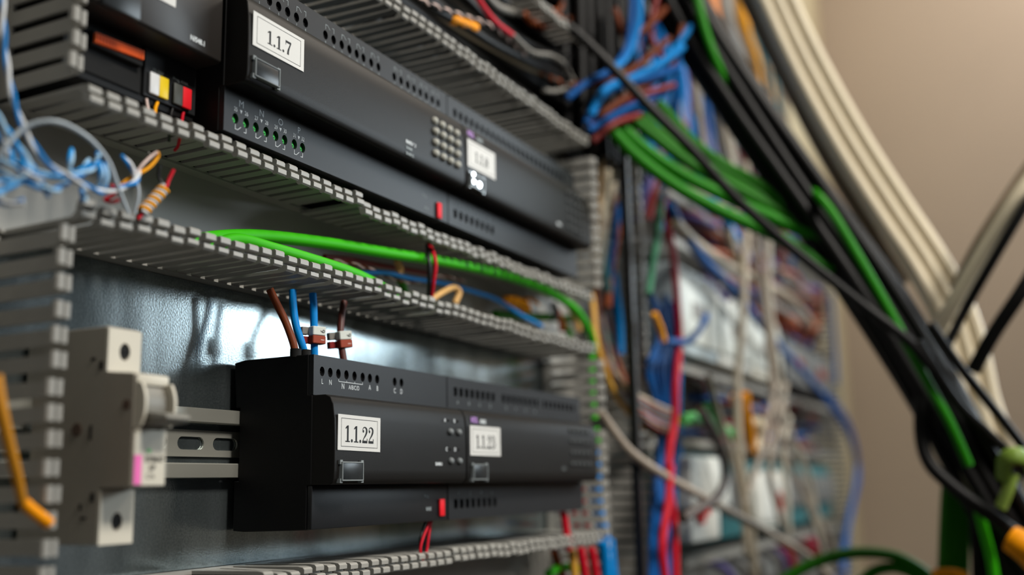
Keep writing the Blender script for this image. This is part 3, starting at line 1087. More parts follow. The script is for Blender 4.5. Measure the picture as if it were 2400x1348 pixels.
# yellow strap end close to the camera, in front of the lower-left duct
st = thing('cable_strap', 'yellow cable strap with a flat bent end in front of the breaker duct', 'strap', atT(0, 940, .375))
base_ = st.location.copy()
pts = [p - base_ for p in catmull(P3([(-12, 880, .375), (0, 950, .375), (18, 1030, .378), (38, 1110, .382), (52, 1175, .386), (62, 1195, .388)], t=1), 8)]
MB().tube(pts, .0022, 8, rfun=lambda s: .0026 - .0010 * s).build('strap_band', mat('ochre_strap', '#b87a10', .5, var=.1), st, ang=60)
pts = [p - base_ for p in catmull(P3([(55, 1178, .387), (75, 1196, .389), (98, 1214, .391), (116, 1228, .393)], t=1), 6)]
MB().tube(pts, .0023, 10).build('strap_end', M_YELT, st, ang=60)

# ------------------------------------------------------------------ cables inside the middle duct
wire('green_cable', P3([(410, 585, -.026), (480, 560, -.026), (600, 553, -.028), (750, 568, -.034), (900, 592, -.040), (1050, 616, -.044), (1180, 645, -.046), (1280, 681, -.046), (1345, 723, -.046), (1380, 775, -.044), (1392, 815, -.042)], y=0), .0036, M_GREEN, 'thick green bus cable running the length of the middle duct and bending down', 'cable', n=16)
wire('green_cable', P3([(480, 590, -.034), (550, 562, -.037), (640, 583, -.041), (740, 612, -.043), (820, 638, -.043), (880, 666, -.041), (960, 712, -.036)], y=0), .0034, M_GREEN, 'green bus cable lying low against the front fingers of the middle duct', 'cable', n=16)
mk = MB().box((-.0007, -.0002, -.0003), (.0007, .0002, .0003)).mesh('print_mark', mat('print_pale_green', '#a8d890', .5))
wire('blue_wire', P3([(805, 640, -.024), (850, 640, -.026), (905, 640, -.028), (960, 652, -.028), (1040, 665, -.028), (1110, 684, -.028), (1165, 703, -.028), (1220, 738, -.030), (1270, 765, -.032)], y=0), .0017, M_BLUE, 'blue wire crossing the middle duct under the green cable')
twisted('twisted_pair', P3([(742, 606, -.018), (800, 614, -.020), (850, 625, -.022), (900, 645, -.024), (950, 660, -.025), (1000, 658, -.025), (1040, 648, -.026), (1090, 660, -.026)], y=0), .0007, M_PINKW, M_BROWN, 'thin twisted white and brown pair in the middle duct', pitch=.016)
wire('red_wire', P3([(1004, 570, -.040), (1016, 594, -.050), (1021, 625, -.052), (1016, 660, -.050), (1011, 700, -.046)], y=0), .0013, M_REDW, 'red wire hanging across the thick green cable')
wire('black_wire', P3([(1000, 574, -.040), (1004, 600, -.049), (1006, 640, -.050), (1004, 700, -.045)], y=0), .0013, M_BLACKW, 'black wire hanging across the thick green cable')
wire('tan_core', P3([(1012, 702, -.042), (1040, 684, -.038), (1064, 674, -.034), (1076, 686, -.034), (1066, 712, -.034)], y=0), .0022, M_TAN, 'tan stripped cable core bent over at the red wire', 'cable core')
wire('tan_core', P3([(930, 610, -.022), (938, 632, -.022), (936, 646, -.022)], y=0), .0026, M_TAN, 'tan stripped cable core behind the thick green cable', 'cable core')
wire('green_cable', P3([(930, 650, -.016), (945, 672, -.016), (950, 690, -.016)], y=0), .0026, M_DGREEN, 'dark green cable stub at the back of the middle duct', 'cable')
wire('brown_wire', P3([(760, 602, -.010), (820, 608, -.012), (870, 618, -.012), (930, 628, -.012), (1000, 640, -.012)], y=0), .0018, M_DRED, 'dark red wire at the back of the middle duct')
# yellow tape knot and stubs deeper in the duct
kn = thing('tape_knot', 'yellow tape knot tied round wires in the middle duct', 'tape', onY(1215, 712, -.024))
kb = kn.location.copy()
MB().tube([p - kb for p in catmull(P3([(1185, 700, -.024), (1205, 706, -.024), (1228, 716, -.024), (1240, 728, -.024)], y=0), 6)], .004, 10, rfun=lambda s: .0025 + .0022 * math.sin(math.pi * s)).build('knot', M_YELT, kn, ang=70)
MB().tube([p - kb for p in catmull(P3([(1215, 706, -.024), (1240, 700, -.026), (1262, 712, -.026)], y=0), 6)], .0016, 8).build('tail', M_YELT, kn, ang=70)
MB().tube([p - kb for p in catmull(P3([(1225, 720, -.024), (1222, 738, -.026)], y=0), 6)], .0016, 8).build('tail', M_YELT, kn, ang=70)
wire('green_cable', P3([(1160, 736, -.012), (1220, 740, -.014), (1290, 744, -.016), (1340, 748, -.018)], y=0), .0036, M_DGREEN, 'dark green cable behind the yellow tape knot', 'cable', n=12)
for k, (a, b, m) in enumerate((((1305, 728), (1318, 778), M_ORB), ((1335, 720), (1356, 775), M_TAN), ((1322, 760), (1335, 790), M_DGREEN), ((1296, 712), (1300, 745), M_BLACKW))):
    wire(('copper_brown_wire', 'tan_core', 'green_cable', 'black_wire')[k], P3([a, ((a[0] + b[0]) / 2 + 4, (a[1] + b[1]) / 2), b], y=-.026), .0030, m,
         ('copper brown wire stub beside the bend of the green cable', 'tan cable core stub inside the bend of the green cable', 'short green stub below the bend of the green cable', 'black wire stub behind the copper brown stub')[k], 'cable')

# ------------------------------------------------------------------ wires on top of the 1.1.22 module
yw = -.040
wire('brown_wire', P3([(632, 678, -.030), (645, 705, -.032), (668, 752, -.036), (686, 800, -.041), (693, 832, -.043)], y=0), .0021, M_BROWN, 'brown wire leaning into the top of the 1.1.22 module, without marker')
wire('blue_wire', P3([(686, 680, -.034), (687, 715, -.035), (693, 760, -.038), (707, 805, -.042), (715, 832, -.043)], y=0), .0021, M_BLUE, 'blue wire curving into the 1.1.22 module beside the brown one, without marker')
wire('blue_wire', P3([(733, 688, -.038), (735, 720, -.039), (736, 770, -.040), (737, 835, -.041)], y=0), .0021, M_BLUE, 'straight blue wire with a white and brown marker clip')
wire('brown_wire', P3([(806, 708, -.034), (800, 745, -.036), (798, 790, -.038), (806, 850, -.041)], y=0), .0021, mat('dark_brown_insulation', '#4f2620', .45), 'dark brown wire with a white and brown marker clip')


def marker(label, p, rz):
    t = thing('wire_marker', label, 'marker', p)
    t.rotation_euler = (0, rz, math.radians(-18))
    a = MB().box((-.0034, -.0042, 0), (.0052, .0014, .0050), .0004, 1).build('number_sleeve', M_WMOD, t)
    MB().box((-.0075, .0002, .0005), (-.0030, .0034, .0048), .0003, 1).build('clear_tail', M_GREYW, a)
    b = MB().box((-.0034, -.0042, -.0046), (.0052, .0014, -.0001), .0004, 1).build('brown_sleeve', mat('marker_brown', '#8a3a24', .45), t)
    MB().box((-.0078, .0002, -.0044), (-.0030, .0034, -.0004), .0003, 1).build('brown_tail', M_DRED, b)
    text('9', .0042, .0026, -.0043, .0024, M_INK, t, rot=math.radians(90))
    text('1', .0034, .0026, -.0043, -.0024, M_PINKW, t, rot=math.radians(90))
    return t


marker('white and brown marker clip on the straight blue wire', onY(736, 788, -.0405), 0)
marker('white and brown marker clip on the dark brown wire', onY(799, 798, -.0385), -.12)
for k, (px, py) in enumerate(((693, 829), (715, 831))):
    f = MB().cyl((0, 0, -.002), (0, 0, 1), .0030, .0045, 14)
    o = f.build('wire_ferrule', M_HOLE, None, loc=onY(px, py, -.043))
    tag(o, ('black ferrule where the brown wire without marker enters the module', 'black ferrule where the curving blue wire enters the module')[k], 'ferrule')

# red and black pair under the red plug
G2 = 'red and black leads under the red plug'
for k, (pp, m, nm, lb) in enumerate((
        ([(1009, 1213), (1000, 1240), (990, 1265), (985, 1290), (990, 1312)], M_REDW, 'red_wire', 'red lead dropping from the red plug of the 1.1.22 module'),
        ([(1013, 1213), (1007, 1240), (1003, 1270), (999, 1295), (992, 1312)], M_REDW, 'red_wire', 'second red lead dropping from the red plug of the 1.1.22 module'),
        ([(1001, 1215), (990, 1245), (984, 1270), (990, 1295), (996, 1312)], M_BLACKW, 'black_wire', 'black lead dropping from the red plug of the 1.1.22 module'),
        ([(1008, 1215), (1002, 1245), (998, 1272), (994, 1295), (988, 1312)], M_BLACKW, 'black_wire', 'second black lead dropping from the red plug of the 1.1.22 module'))):
    wire(nm, P3(pp, y=-.052 + .0016 * k), .00085, m, lb.replace('second ', ''), group=G2 + (' black' if k > 1 else ' red'))

# ------------------------------------------------------------------ wires in the top duct
wire('black_cable', P3([(930, -40, -.045), (1010, 18, -.045), (1090, 62, -.045), (1160, 105, -.043), (1240, 145, -.040), (1330, 185, -.036)], y=0), .0036, M_BLACKC, 'black cable with a yellow number sleeve in the top duct', 'cable')
ys = thing('number_sleeve', 'yellow number sleeve clipped on the black cable of the top duct', 'marker', onY(1085, 50, -.050))
kb = ys.location.copy()
sl = [p - kb for p in catmull(P3([(1052, 38, -.0455), (1072, 48, -.0455), (1092, 56, -.0455), (1113, 66, -.0455)], y=0), 4)]
MB().tube(sl, .0046, 14, rfun=lambda s: .0047 - .0008 * (abs(math.sin(math.pi * 3 * s)) < .35)).build('sleeve', M_YELT, ys, ang=40)
for (px, py), c in (((1070, 50), '1'), ((1090, 60), '4')):
    me = text_mesh(c, .006)
    me.materials.clear()
    me.materials.append(M_INK)
    lo = link('lettering', me, ys)
    lo.location = onY(px, py, -.0522) - kb
    lo.rotation_euler = (math.radians(90), math.radians(30), 0)
wire('red_wire', P3([(1110, -20, -.052), (1135, 20, -.052), (1165, 55, -.052), (1200, 82, -.052)], y=0), .0022, M_REDW, 'red wire end over the yellow number sleeve cable')
twisted('twisted_pair', P3([(1200, 82, -.052), (1222, 105, -.050), (1250, 126, -.048), (1290, 132, -.046), (1320, 150, -.044), (1338, 182, -.042), (1345, 195, -.042)], y=0), .0014, M_GREYW, M_GREYW, 'grey twisted pair leaving the red wire in the top duct', pitch=.02)
twisted('twisted_pair', P3([(985, 0, -.05), (1040, 22, -.05), (1090, 38, -.05), (1150, 60, -.05), (1190, 92, -.048), (1240, 135, -.046)], y=0), .0009, M_PINKW, M_BLACKW, 'thin white and black twisted pair above the yellow number sleeve', pitch=.016)
wire('grey_cable', P3([(1130, -20, -.03), (1170, 18, -.03), (1230, 36, -.028), (1290, 60, -.026)], y=0), .0034, M_GREYW, 'grey cable behind the copper brown loop', 'cable')
wire('grey_cable', P3([(1010, 20, -.038), (1100, 80, -.038), (1180, 125, -.036), (1260, 165, -.034), (1330, 180, -.030)], y=0), .0030, M_BEIGE, 'beige cable lying on the front fingers of the top duct', 'cable')
wire('grey_cable', P3([(1075, -20, -.036), (1150, 50, -.036), (1230, 100, -.034), (1300, 130, -.032), (1362, 128, -.030)], y=0), .0034, M_BLACKC, 'black cable ending in a brown tip in the top duct', 'cable')
wire('copper_brown_wire', P3([(1440, 28, -.02), (1380, 30, -.022), (1300, 28, -.026), (1248, 22, -.03), (1232, 34, -.032), (1256, 56, -.032), (1320, 45, -.03), (1380, 50, -.028), (1440, 62, -.026)], y=0), .0030, M_ORB, 'copper brown wire bent in a long flat loop in the top duct')
wire('copper_brown_wire', P3([(1330, -20, -.03), (1310, 25, -.032), (1288, 56, -.033), (1265, 66, -.034)], y=0), .0024, M_BROWN, 'brown wire crossing the long flat loop')
twisted('twisted_pair', P3([(1255, 158, -.036), (1290, 180, -.036), (1330, 200, -.036), (1370, 192, -.034), (1420, 165, -.034)], y=0), .0014, M_ORB, M_GREYW, 'brown and grey twisted pair near the end of the top duct', pitch=.02)
wire('grey_wire', P3([(1275, 212, -.04), (1300, 214, -.04), (1328, 208, -.04)], y=0), .0020, M_GREYW, 'short grey wire end at the back of the top duct')
rk = random.Random(5)
for k in range(16):  # added black filler standing in for the shade inside the duct
    z = .290 + .0125 * k
    pts = [V(x, -.012 - .010 * (k % 2) + rk.uniform(-.002, .002), z + rk.uniform(-.003, .003)) for x in (.04, .14, .24, .34, .42, .50)]
    wire('black_cable', pts, .0060, M_BLACKC, 'added black cable darkening the back of the top duct', 'cable', 'added black cables darkening the back of the top duct', n=8, per=5)

for k in range(14):  # more added black cables, covering the grey duct with a dark background
    x = .405 + .0125 * k
    pts = [V(x + rk.uniform(-.003, .003), -.030 - .012 * (k % 2), z) for z in (.285, .34, .42, .50, .60)]
    wire('black_cable', pts, .0058, M_BLACKC, 'added black cable darkening the head of the right end duct', 'cable', 'added black cables darkening the head of the right end duct', n=8, per=5)

# blue and brown cluster where the top duct meets the next section
G3 = 'blue wires at the end of the top duct'
LB3 = 'blue wire in the cluster at the end of the top duct'
cl = [
    [(1483, -20, .99), (1478, 60, .98), (1465, 120, .97), (1430, 165, .95), (1380, 190, .94), (1330, 230, .93)],
    [(1500, -20, .99), (1495, 60, .98), (1470, 130, .97), (1440, 160, .95)],
    [(1600, 110, 1.0), (1540, 155, .98), (1490, 180, .97), (1420, 210, .95), (1385, 270, .94)],
    [(1590, 160, 1.0), (1530, 180, .98), (1450, 200, .96), (1400, 235, .95), (1375, 290, .94)],
    [(1560, 215, 1.0), (1500, 240, .98), (1440, 270, .96), (1380, 305, .94)],
    [(1530, 250, 1.0), (1470, 265, .98), (1400, 290, .95)],
    [(1620, 60, 1.02), (1560, 160, 1.0), (1540, 300, 1.0)],
    [(1590, 120, 1.02), (1585, 260, 1.02), (1600, 330, 1.03)],
]
for k, p in enumerate(cl):
    wire('blue_wire', P3(p, t=1), .0040 if k in (2, 3) else .0032, (M_DBLUE, M_BLUE, M_BLUE, M_DBLUE)[k % 4], LB3, group=G3)
G4 = 'brown wires at the end of the top duct'
for k, p in enumerate([
    [(1600, 60, 1.02), (1570, 160, 1.0), (1480, 220, .97), (1400, 275, .95)],
    [(1580, 200, 1.0), (1500, 225, .98), (1430, 255, .96), (1380, 300, .95)],
    [(1440, 20, .99), (1470, 90, .99), (1520, 60, 1.0), (1560, 20, 1.02)],
    [(1540, -10, 1.03), (1525, 80, 1.02), (1560, 150, 1.02)],
    [(1350, 200, .95), (1430, 190, .96), (1500, 150, .98), (1570, 90, 1.0)],
    [(1500, 270, .98), (1440, 290, .96), (1390, 330, .95)],
]):
    wire('copper_brown_wire', P3(p, t=1), .0032, (M_BROWN, M_DRED)[k % 2], 'brown wire in the cluster at the end of the top duct', group=G4)

# ------------------------------------------------------------------ right duct: wires inside it and the black post
post = thing('post', 'thin black steel post in front of the upright duct', 'post', (.455, -.066, -.4))
MB().box((-.0030, -.004, 0), (.0030, .004, .84), .0006, 1).build('front_bar', M_POST, post)
MB().box((.0034, -.002, 0), (.0100, .006, .80), .0006, 1).build('side_flange', mat('dark_grey_steel', '#4b4a48', .4), post)
GW = 'wires fanning out of the right end duct'
fan = [(M_BEIGE, 'beige'), (M_BROWN, 'brown'), (M_GREYW, 'grey'), (M_DRED, 'dark red'), (M_BLACKC, 'dark'), (M_BLACKW, 'black'), (M_TEAL, 'teal'), (M_ORB, 'copper brown'), (M_PURPW, 'violet')]
wire('yellow_wire', P3([(1385, 690, -.030), (1390, 720, -.034), (1397, 790, -.040), (1412, 850, -.044), (1440, 920, -.046), (1490, 985, -.050), (1540, 1020, -.052), (1580, 1032, -.052)], y=0), .0028, mat('ochre_insulation', '#c9973a', .45), 'ochre wire arching down the right end duct behind the post')
for k in range(14):
    m, cn = fan[k % len(fan)]
    o1 = random.uniform(-10, 12)
    d = k * 5
    wire(cn.replace(' ', '_') + '_wire', P3([(1400 + o1 * .4 + d * .35, 640 + d * 2, -.018), (1406 + o1 + d * .4, 760 + d, -.022), (1425 + d * .5 + o1, 850 + d * .4, -.026), (1465 + d * .4, 905 + d * .9, -.056), (1520 + d * .3, 940 + d * 1.1, -.064), (1575 + d * .2, 965 + d * .9, -.062)], y=0), .0024, m,
         'thin %s wire in the fan sweeping round behind the black post' % cn, group='fan of %s wires behind the post' % cn)
for k, (p, m, cn) in enumerate([
    ([(1425, 340, -.03), (1422, 420, -.03), (1410, 500, -.03), (1396, 600, -.03)], M_CREAM, 'cream'),
    ([(1445, 330, -.03), (1437, 430, -.03), (1418, 520, -.03), (1402, 640, -.03)], M_BEIGE, 'beige'),
    ([(1408, 380, -.03), (1402, 480, -.03), (1396, 560, -.03)], M_TAN, 'tan'),
    ([(1452, 470, -.03), (1440, 560, -.03), (1430, 640, -.03), (1438, 700, -.03), (1450, 800, -.03)], M_DBLUE, 'dark blue'),
    ([(1440, 640, -.032), (1447, 700, -.034), (1453, 760, -.034), (1455, 830, -.034)], M_BLUE, 'bright blue'),
    ([(1456, 500, -.03), (1445, 570, -.03), (1432, 640, -.03), (1425, 720, -.03)], M_ORB, 'copper brown'),
    ([(1440, 460, -.03), (1425, 510, -.03), (1405, 540, -.03)], M_BROWN, 'dark brown'),
    ([(1420, 520, -.03), (1415, 600, -.03), (1428, 690, -.03)], M_TEAL, 'teal'),
]):
    wire(cn.replace(' ', '_') + '_wire', P3(p, y=0), .0042 if k < 2 else .0034, m, '%s wire standing inside the right end duct behind the post' % cn)
# wires at the lower end of the right duct: reds and blues going down through the fingers
for k, (p, m, r, nm, lb, g) in enumerate([
    ([(1318, 1188, -.05), (1325, 1230, -.05), (1332, 1290, -.05)], M_REDW, .003, 'red_wire', 'red wire in front of the lower corner fingers', None),
    ([(1360, 1285, -.052), (1366, 1320, -.052), (1374, 1370, -.052)], M_REDW, .0034, 'red_wire', 'red wire in the pair under the lower duct edge', 'red pair at the lower corner'),
    ([(1385, 1285, -.052), (1392, 1320, -.052), (1400, 1370, -.052)], M_REDW, .0034, 'red_wire', 'red wire in the pair under the lower duct edge', 'red pair at the lower corner'),
    ([(1412, 1270, -.054), (1418, 1310, -.054), (1424, 1370, -.054)], M_BLUE, .0046, 'blue_wire', 'bright blue wire bunched under the corner of the right duct', 'blue wires at the lower corner'),
    ([(1428, 1265, -.054), (1432, 1310, -.054), (1438, 1370, -.054)], M_BLUE, .0046, 'blue_wire', 'bright blue wire bunched under the corner of the right duct', 'blue wires at the lower corner'),
    ([(1340, 1290, -.04), (1345, 1330, -.04), (1348, 1370, -.04)], mat('ochre_insulation', '#c9973a', .45), .0034, 'ochre_wire', 'ochre wire under the lower duct edge beside the red pair', None),
    ([(1298, 1290, -.03), (1310, 1330, -.03), (1330, 1372, -.03)], M_BROWN, .0034, 'brown_wire', 'brown wire under the lower duct edge', None),
    ([(1285, 1345, -.03), (1310, 1332, -.03), (1345, 1330, -.03), (1380, 1345, -.03)], M_GREEN, .0036, 'green_cable', 'green cable bend at the bottom of the lower duct', None),
]):
    wire(nm, P3(p, y=0), r, m, lb, group=g)
def onX(px, py, x):
    d = ray(px, py)
    return CAM + d * ((x - CAM.x) / d.x)


for k, (a, b) in enumerate(((1392, 1412), (1404, 1424))):
    wire('blue_wire', [onX(a - 10, 1040, .418), onX(a - 4, 1100, .418), onX(a, 1180, .418), onX(b, 1270, .418), onX(b + 8, 1370, .418)], .0034, M_BLUE, 'bright blue wire running down behind the fingers of the right end duct', group='blue wires behind the right end duct fingers')
for k, (a, b) in enumerate(((1340, 1362), (1366, 1388))):
    wire('red_wire', [onX(a - 2, 1120, .418), onX(a + 2, 1180, .418), onX(a + 12, 1240, .418), onX(b, 1290, .418), onX(b + 12, 1370, .418)], .0028, M_RED, 'red wire running down behind the fingers of the right end duct', group='red wires behind the right end duct fingers')
wire('green_cable', [onX(1390, 800, .420), onX(1386, 860, .420), onX(1388, 940, .420), onX(1400, 1040, .425)], .0032, M_GREEN, 'green cable running down behind the fingers of the right end duct', 'cable')
wire('beige_cable', P3([(1408, 968, .90), (1440, 1015, .91), (1480, 1062, .92), (1540, 1105, .95), (1620, 1150, 1.0), (1720, 1205, 1.05), (1830, 1265, 1.1), (1900, 1310, 1.15), (1960, 1370, 1.2)], t=1), .0042, mat('warm_grey_jacket', '#948778', .5), 'warm grey cable running diagonally from the right end duct past the white modules', 'cable')

# ------------------------------------------------------------------ next panel section (out of focus)
hduct('grey wiring duct between the white drivers and the white relays', .62, 1.50, .014, .098, joined=True)
hduct('grey wiring duct above the white driver row of the next section', .62, 1.50, .232, .290, joined=True)
hduct('grey wiring duct below the white relay row of the next section', .62, 1.50, -.165, -.104, joined=True)
v2 = thing('wiring_duct', 'beige upright wiring duct at the far edge of the panel', 'wiring duct', (0, 0, 0))
q = MB()
q.box((1.50, -.0018, -.30), (1.58, -.0002, .50))
for s in (1.50, 1.578):
    q.box((s, -.012, -.30), (s + .002, -.0002, .50))
q.build('base', M_DUCT, v2)
q = MB()
for i in range(78):
    z = -.295 + i * .0102
    for s in (1.50, 1.578):
        q.box((s, -.060, z), (s + .002, -.010, z + .0064))
        q.box((s - .002, -.062, z), (s + .004, -.056, z + .0064))
o = q.build('finger_rows', M_DUCT, v2, smooth=False)
o['kind'] = 'stuff'
for zc, lb in ((.160, 'steel rail behind the white drivers of the next section'), (-.045, 'steel rail behind the white relays of the next section')):
    din_rail(lb, .63, 1.48, zc)


def driver(label, x0, w_, zc, h, m, dark=False):
    t = thing('led_driver', label, 'driver', (x0, -.0078, zc))
    MB().box((0, -.052, -h / 2), (w_, 0, h / 2), .002, 2).build('case', m, t)
    MB().box((.004, -.056, -h / 2 + .012), (w_ - .004, -.0515, h / 2 - .012), .0012, 2).build('front_cover', M_GMOD if dark else M_WMOD, t)
    for k in range(3):
        MB().cyl((w_ * (.25 + .25 * k), -.0530, h / 2 - .006), (0, -1, 0), .0028, .0012, 12).build('terminal_screw', M_SCREW, t)
    MB().box((w_ * .3, -.0572, -.008), (w_ * .7, -.0555, .010), .0006, 1).build('rating_plate', M_GREYW if not dark else M_DRED, t)
    return t


driver('pale blue-grey driver box behind the red wire of the next section', .615, .150, .160, .096, mat('pale_blue_plastic', '#b9c6ca', .5))
driver('white driver box with grey plate, second in the upper row of the next section', .775, .150, .157, .088, mat('bright_white_plastic', '#dcdcd4', .5))
driver('warm white driver box behind the grey upright cables', .930, .165, .155, .088, mat('warm_white_plastic', '#d6d1c2', .5))
driver('dark driver box under the sagging blue cable', 1.115, .180, .150, .086, M_DEVB, True)
driver('dark driver box at the far edge of the panel', 1.305, .175, .150, .086, M_DEVB, True)


def relay(label, x0, w_, zc, h, mark, round_=False):
    t = thing('relay_unit', label, 'relay', (x0, -.0078, zc))
    MB().box((0, -.040, -h / 2), (w_, 0, h / 2), .002, 2).build('base', M_TEAL, t)
    q_ = MB()
    if round_:
        q_.box((.004, -.060, -h / 2 + .008), (w_ - .004, -.0395, h / 2 - .010), .016, 4)
    elif not mark:
        q_.box((.012, -.050, -.016), (w_ - .016, -.0395, h / 2 - .016), .003, 2)
    else:
        q_.box((.004, -.060, -.010), (w_ - .012, -.0395, h / 2 - .004), .004, 3)
        q_.box((.010, -.056, -h / 2 + .004), (w_ - .050, -.0395, -.012), .003, 2)
    q_.build('cover', mat('bright_white_plastic', '#dcdcd4', .5) if mark else M_GMOD, t)
    if mark:
        q_ = MB()
        mx_, mz_ = (w_ * .58, -.006) if round_ else (.036, -.013)
        y_ = -.0612
        q_.box((mx_ - .026, y_, mz_ - .0038), (mx_ + .026, y_ + .003, mz_ + .0038))
        q_.box((mx_ - .007, y_, mz_ - .012), (mx_ + .007, y_ + .003, mz_ + .012))
        q_.build('red_mark', M_RED, t)
    return t


relay('white relay with stepped cover and red mark behind the warm grey cable', .606, .165, -.042, .096, True)
relay('teal relay between the two white relays with red marks', .780, .098, -.045, .090, False)
relay('white relay with rounded cover and a red cross mark', .886, .195, -.046, .092, True, True)
relay('teal relay under the grey hanging cables', 1.095, .180, -.045, .090, False)
relay('teal relay at the far end of the relay row', 1.290, .190, -.045, .085, False)

# wires of the next section
red_main = wire('red_wire', P3([(1556, 470, -.075), (1566, 530, -.078), (1580, 620, -.080), (1588, 720, -.082), (1592, 800, -.082), (1584, 900, -.082), (1582, 980, -.080), (1570, 1050, -.078), (1566, 1130, -.078), (1580, 1220, -.078), (1584, 1370, -.078)], y=0), .0036, M_REDW, 'long bright red wire hanging down past the white drivers')
wire('red_wire', P3([(1572, 1090, -.082), (1565, 1180, -.082), (1552, 1280, -.082), (1560, 1370, -.082)], y=0), .0036, M_REDW, 'red wire parting from the long red wire near the bottom')
GB = 'blue wires bunched beside the long red wire'
for k in range(9):
    x = 1535 + k * 6
    d = (k % 3) * .004
    wire('blue_wire', P3([(x - 10 + k * 2, 690 + 10 * (k % 4), -.058 + d), (x + 8, 790, -.060 + d), (x - 16 + k * 3, 870, -.060 + d), (x + 6, 960, -.060 + d), (x + 10, 1060, -.060 + d), (x - 4, 1180, -.060 + d), (x - 10, 1370, -.060 + d)], y=0), .0034, (M_DBLUE, M_DBLUE, M_BLUE)[k % 3], 'blue wire in the bunch beside the long red wire', group=GB)
for k, (p, m, r, nm, lb) in enumerate([
    ([(1550, 470), (1540, 560), (1530, 620), (1520, 690)], mat('dull_green_insulation', '#1f6a48', .5), .0036, 'green_wire', 'dull green wire left of the long red wire'),
    ([(1534, 735), (1548, 770), (1556, 800)], M_YEL, .0030, 'ochre_wire', 'short ochre wire beside the upright duct fingers'),
    ([(1600, 430), (1660, 470), (1700, 490), (1712, 560), (1735, 630)], M_BEIGE, .005, 'beige_cable', 'beige cable hooked under the green cables'),
    ([(1590, 420), (1650, 455), (1690, 500), (1725, 560)], M_LBLUE, .0055, 'blue_cable', 'light blue cable just below the green cables'),
    ([(1570, 480), (1600, 540), (1650, 610), (1720, 680), (1790, 770), (1860, 850), (1930, 930), (1990, 1020), (2010, 1110), (1990, 1210), (1975, 1300), (1960, 1370)], M_DBLUE, .0050, 'blue_cable', 'blue cable sagging across the section and curving out beside the wall'),
    ([(1940, 925), (1985, 990), (2008, 1080), (1998, 1180), (1985, 1250), (1978, 1370)], M_DBLUE, .0045, 'blue_cable', 'second blue cable curving out beside the wall'),
    ([(1580, 520), (1630, 570), (1700, 620), (1760, 650), (1850, 700), (1900, 760)], M_BEIGE, .006, 'beige_cable', 'beige cable slanting across above the white drivers'),
    ([(1655, 740), (1640, 770), (1612, 800), (1560, 800)], M_DBLUE, .0036, 'blue_wire', 'blue wire looping over the pale blue-grey driver'),
    ([(1945, 690), (1955, 800), (1960, 900)], M_DBLUE, .0040, 'blue_wire', 'light blue wire along the far upright duct'),
]):
    wire(nm, P3(p, y=-.085), r, m, lb, 'cable' if 'cable' in nm else 'wire')
GG = 'grey cables hanging in front of the next section'
for k, p in enumerate([
    [(1748, 380), (1752, 480), (1745, 620), (1740, 760), (1728, 900), (1735, 1080), (1760, 1240), (1770, 1370)],
    [(1760, 500), (1775, 620), (1790, 720), (1806, 840), (1812, 930), (1830, 1030), (1870, 1130), (1930, 1240), (1980, 1370)],
    [(1800, 560), (1802, 680), (1812, 800), (1830, 900), (1845, 1000), (1880, 1080), (1900, 1140), (1920, 1260), (1940, 1370)],
    [(1690, 120), (1690, 240), (1700, 330), (1720, 420), (1722, 520)],
    [(1620, 160), (1635, 260), (1650, 360), (1660, 440)],
    [(1700, 240), (1712, 330), (1720, 400)],
    [(1800, 150), (1810, 240), (1828, 300)],
    [(1820, 900), (1800, 980), (1790, 1040), (1765, 1120), (1745, 1180)],
    [(1850, 980), (1835, 1040), (1840, 1140), (1850, 1250)],
    [(1660, 880), (1690, 990), (1710, 1050), (1740, 1180), (1750, 1300)],
    [(1842, 900), (1820, 1000), (1805, 1100), (1830, 1230)],
    [(1880, 1150), (1905, 1220), (1930, 1300), (1955, 1370)],
]):
    wire('grey_cable', P3(p, y=-.095), .0046 if k < 3 else .0036, (M_BEIGE, mat('warm_grey_jacket', '#948778', .5), mat('light_warm_grey_jacket', '#b0a898', .5))[k % 3], 'grey cable hanging in front of the next section', 'cable', GG)
wire('dark_cable', P3([(1640, 960), (1670, 1010), (1695, 1070), (1700, 1120), (1680, 1165), (1640, 1190), (1600, 1215)], y=-.098), .0046, mat('dark_brown_jacket', '#4a3f38', .5), 'dark cable curling in front of the white relays', 'cable')
# yellow tape flag, green ties
fl = thing('tape_flag', 'yellow tape flag hanging among the grey cables', 'tape', onY(1745, 985, -.09))
kb = fl.location.copy()
MB().tube([p - kb for p in catmull(P3([(1735, 925), (1742, 965), (1755, 1005), (1764, 1060)], y=-.09), 8)], .01, 12, rfun=lambda s: .0120 * (1.0 - .6 * s), flat=.9).build('flag', M_YELT, fl, ang=70)
MB().tube([p - kb for p in catmull(P3([(1775, 985), (1785, 1020), (1772, 1060)], y=-.088), 6)], .007, 10, flat=.9).build('paper_tail', M_CREAM, fl, ang=70)
for k, p in enumerate([[(1600, 985), (1640, 980), (1680, 1000), (1715, 1022)], [(1655, 955), (1668, 985), (1700, 1010)]]):
    wire('green_wire', P3(p, y=-.085), .0058, mat('mint_green_insulation', '#4fae5c', .5), 'mint green wire lying on the middle duct of the next section', group='mint green wires')

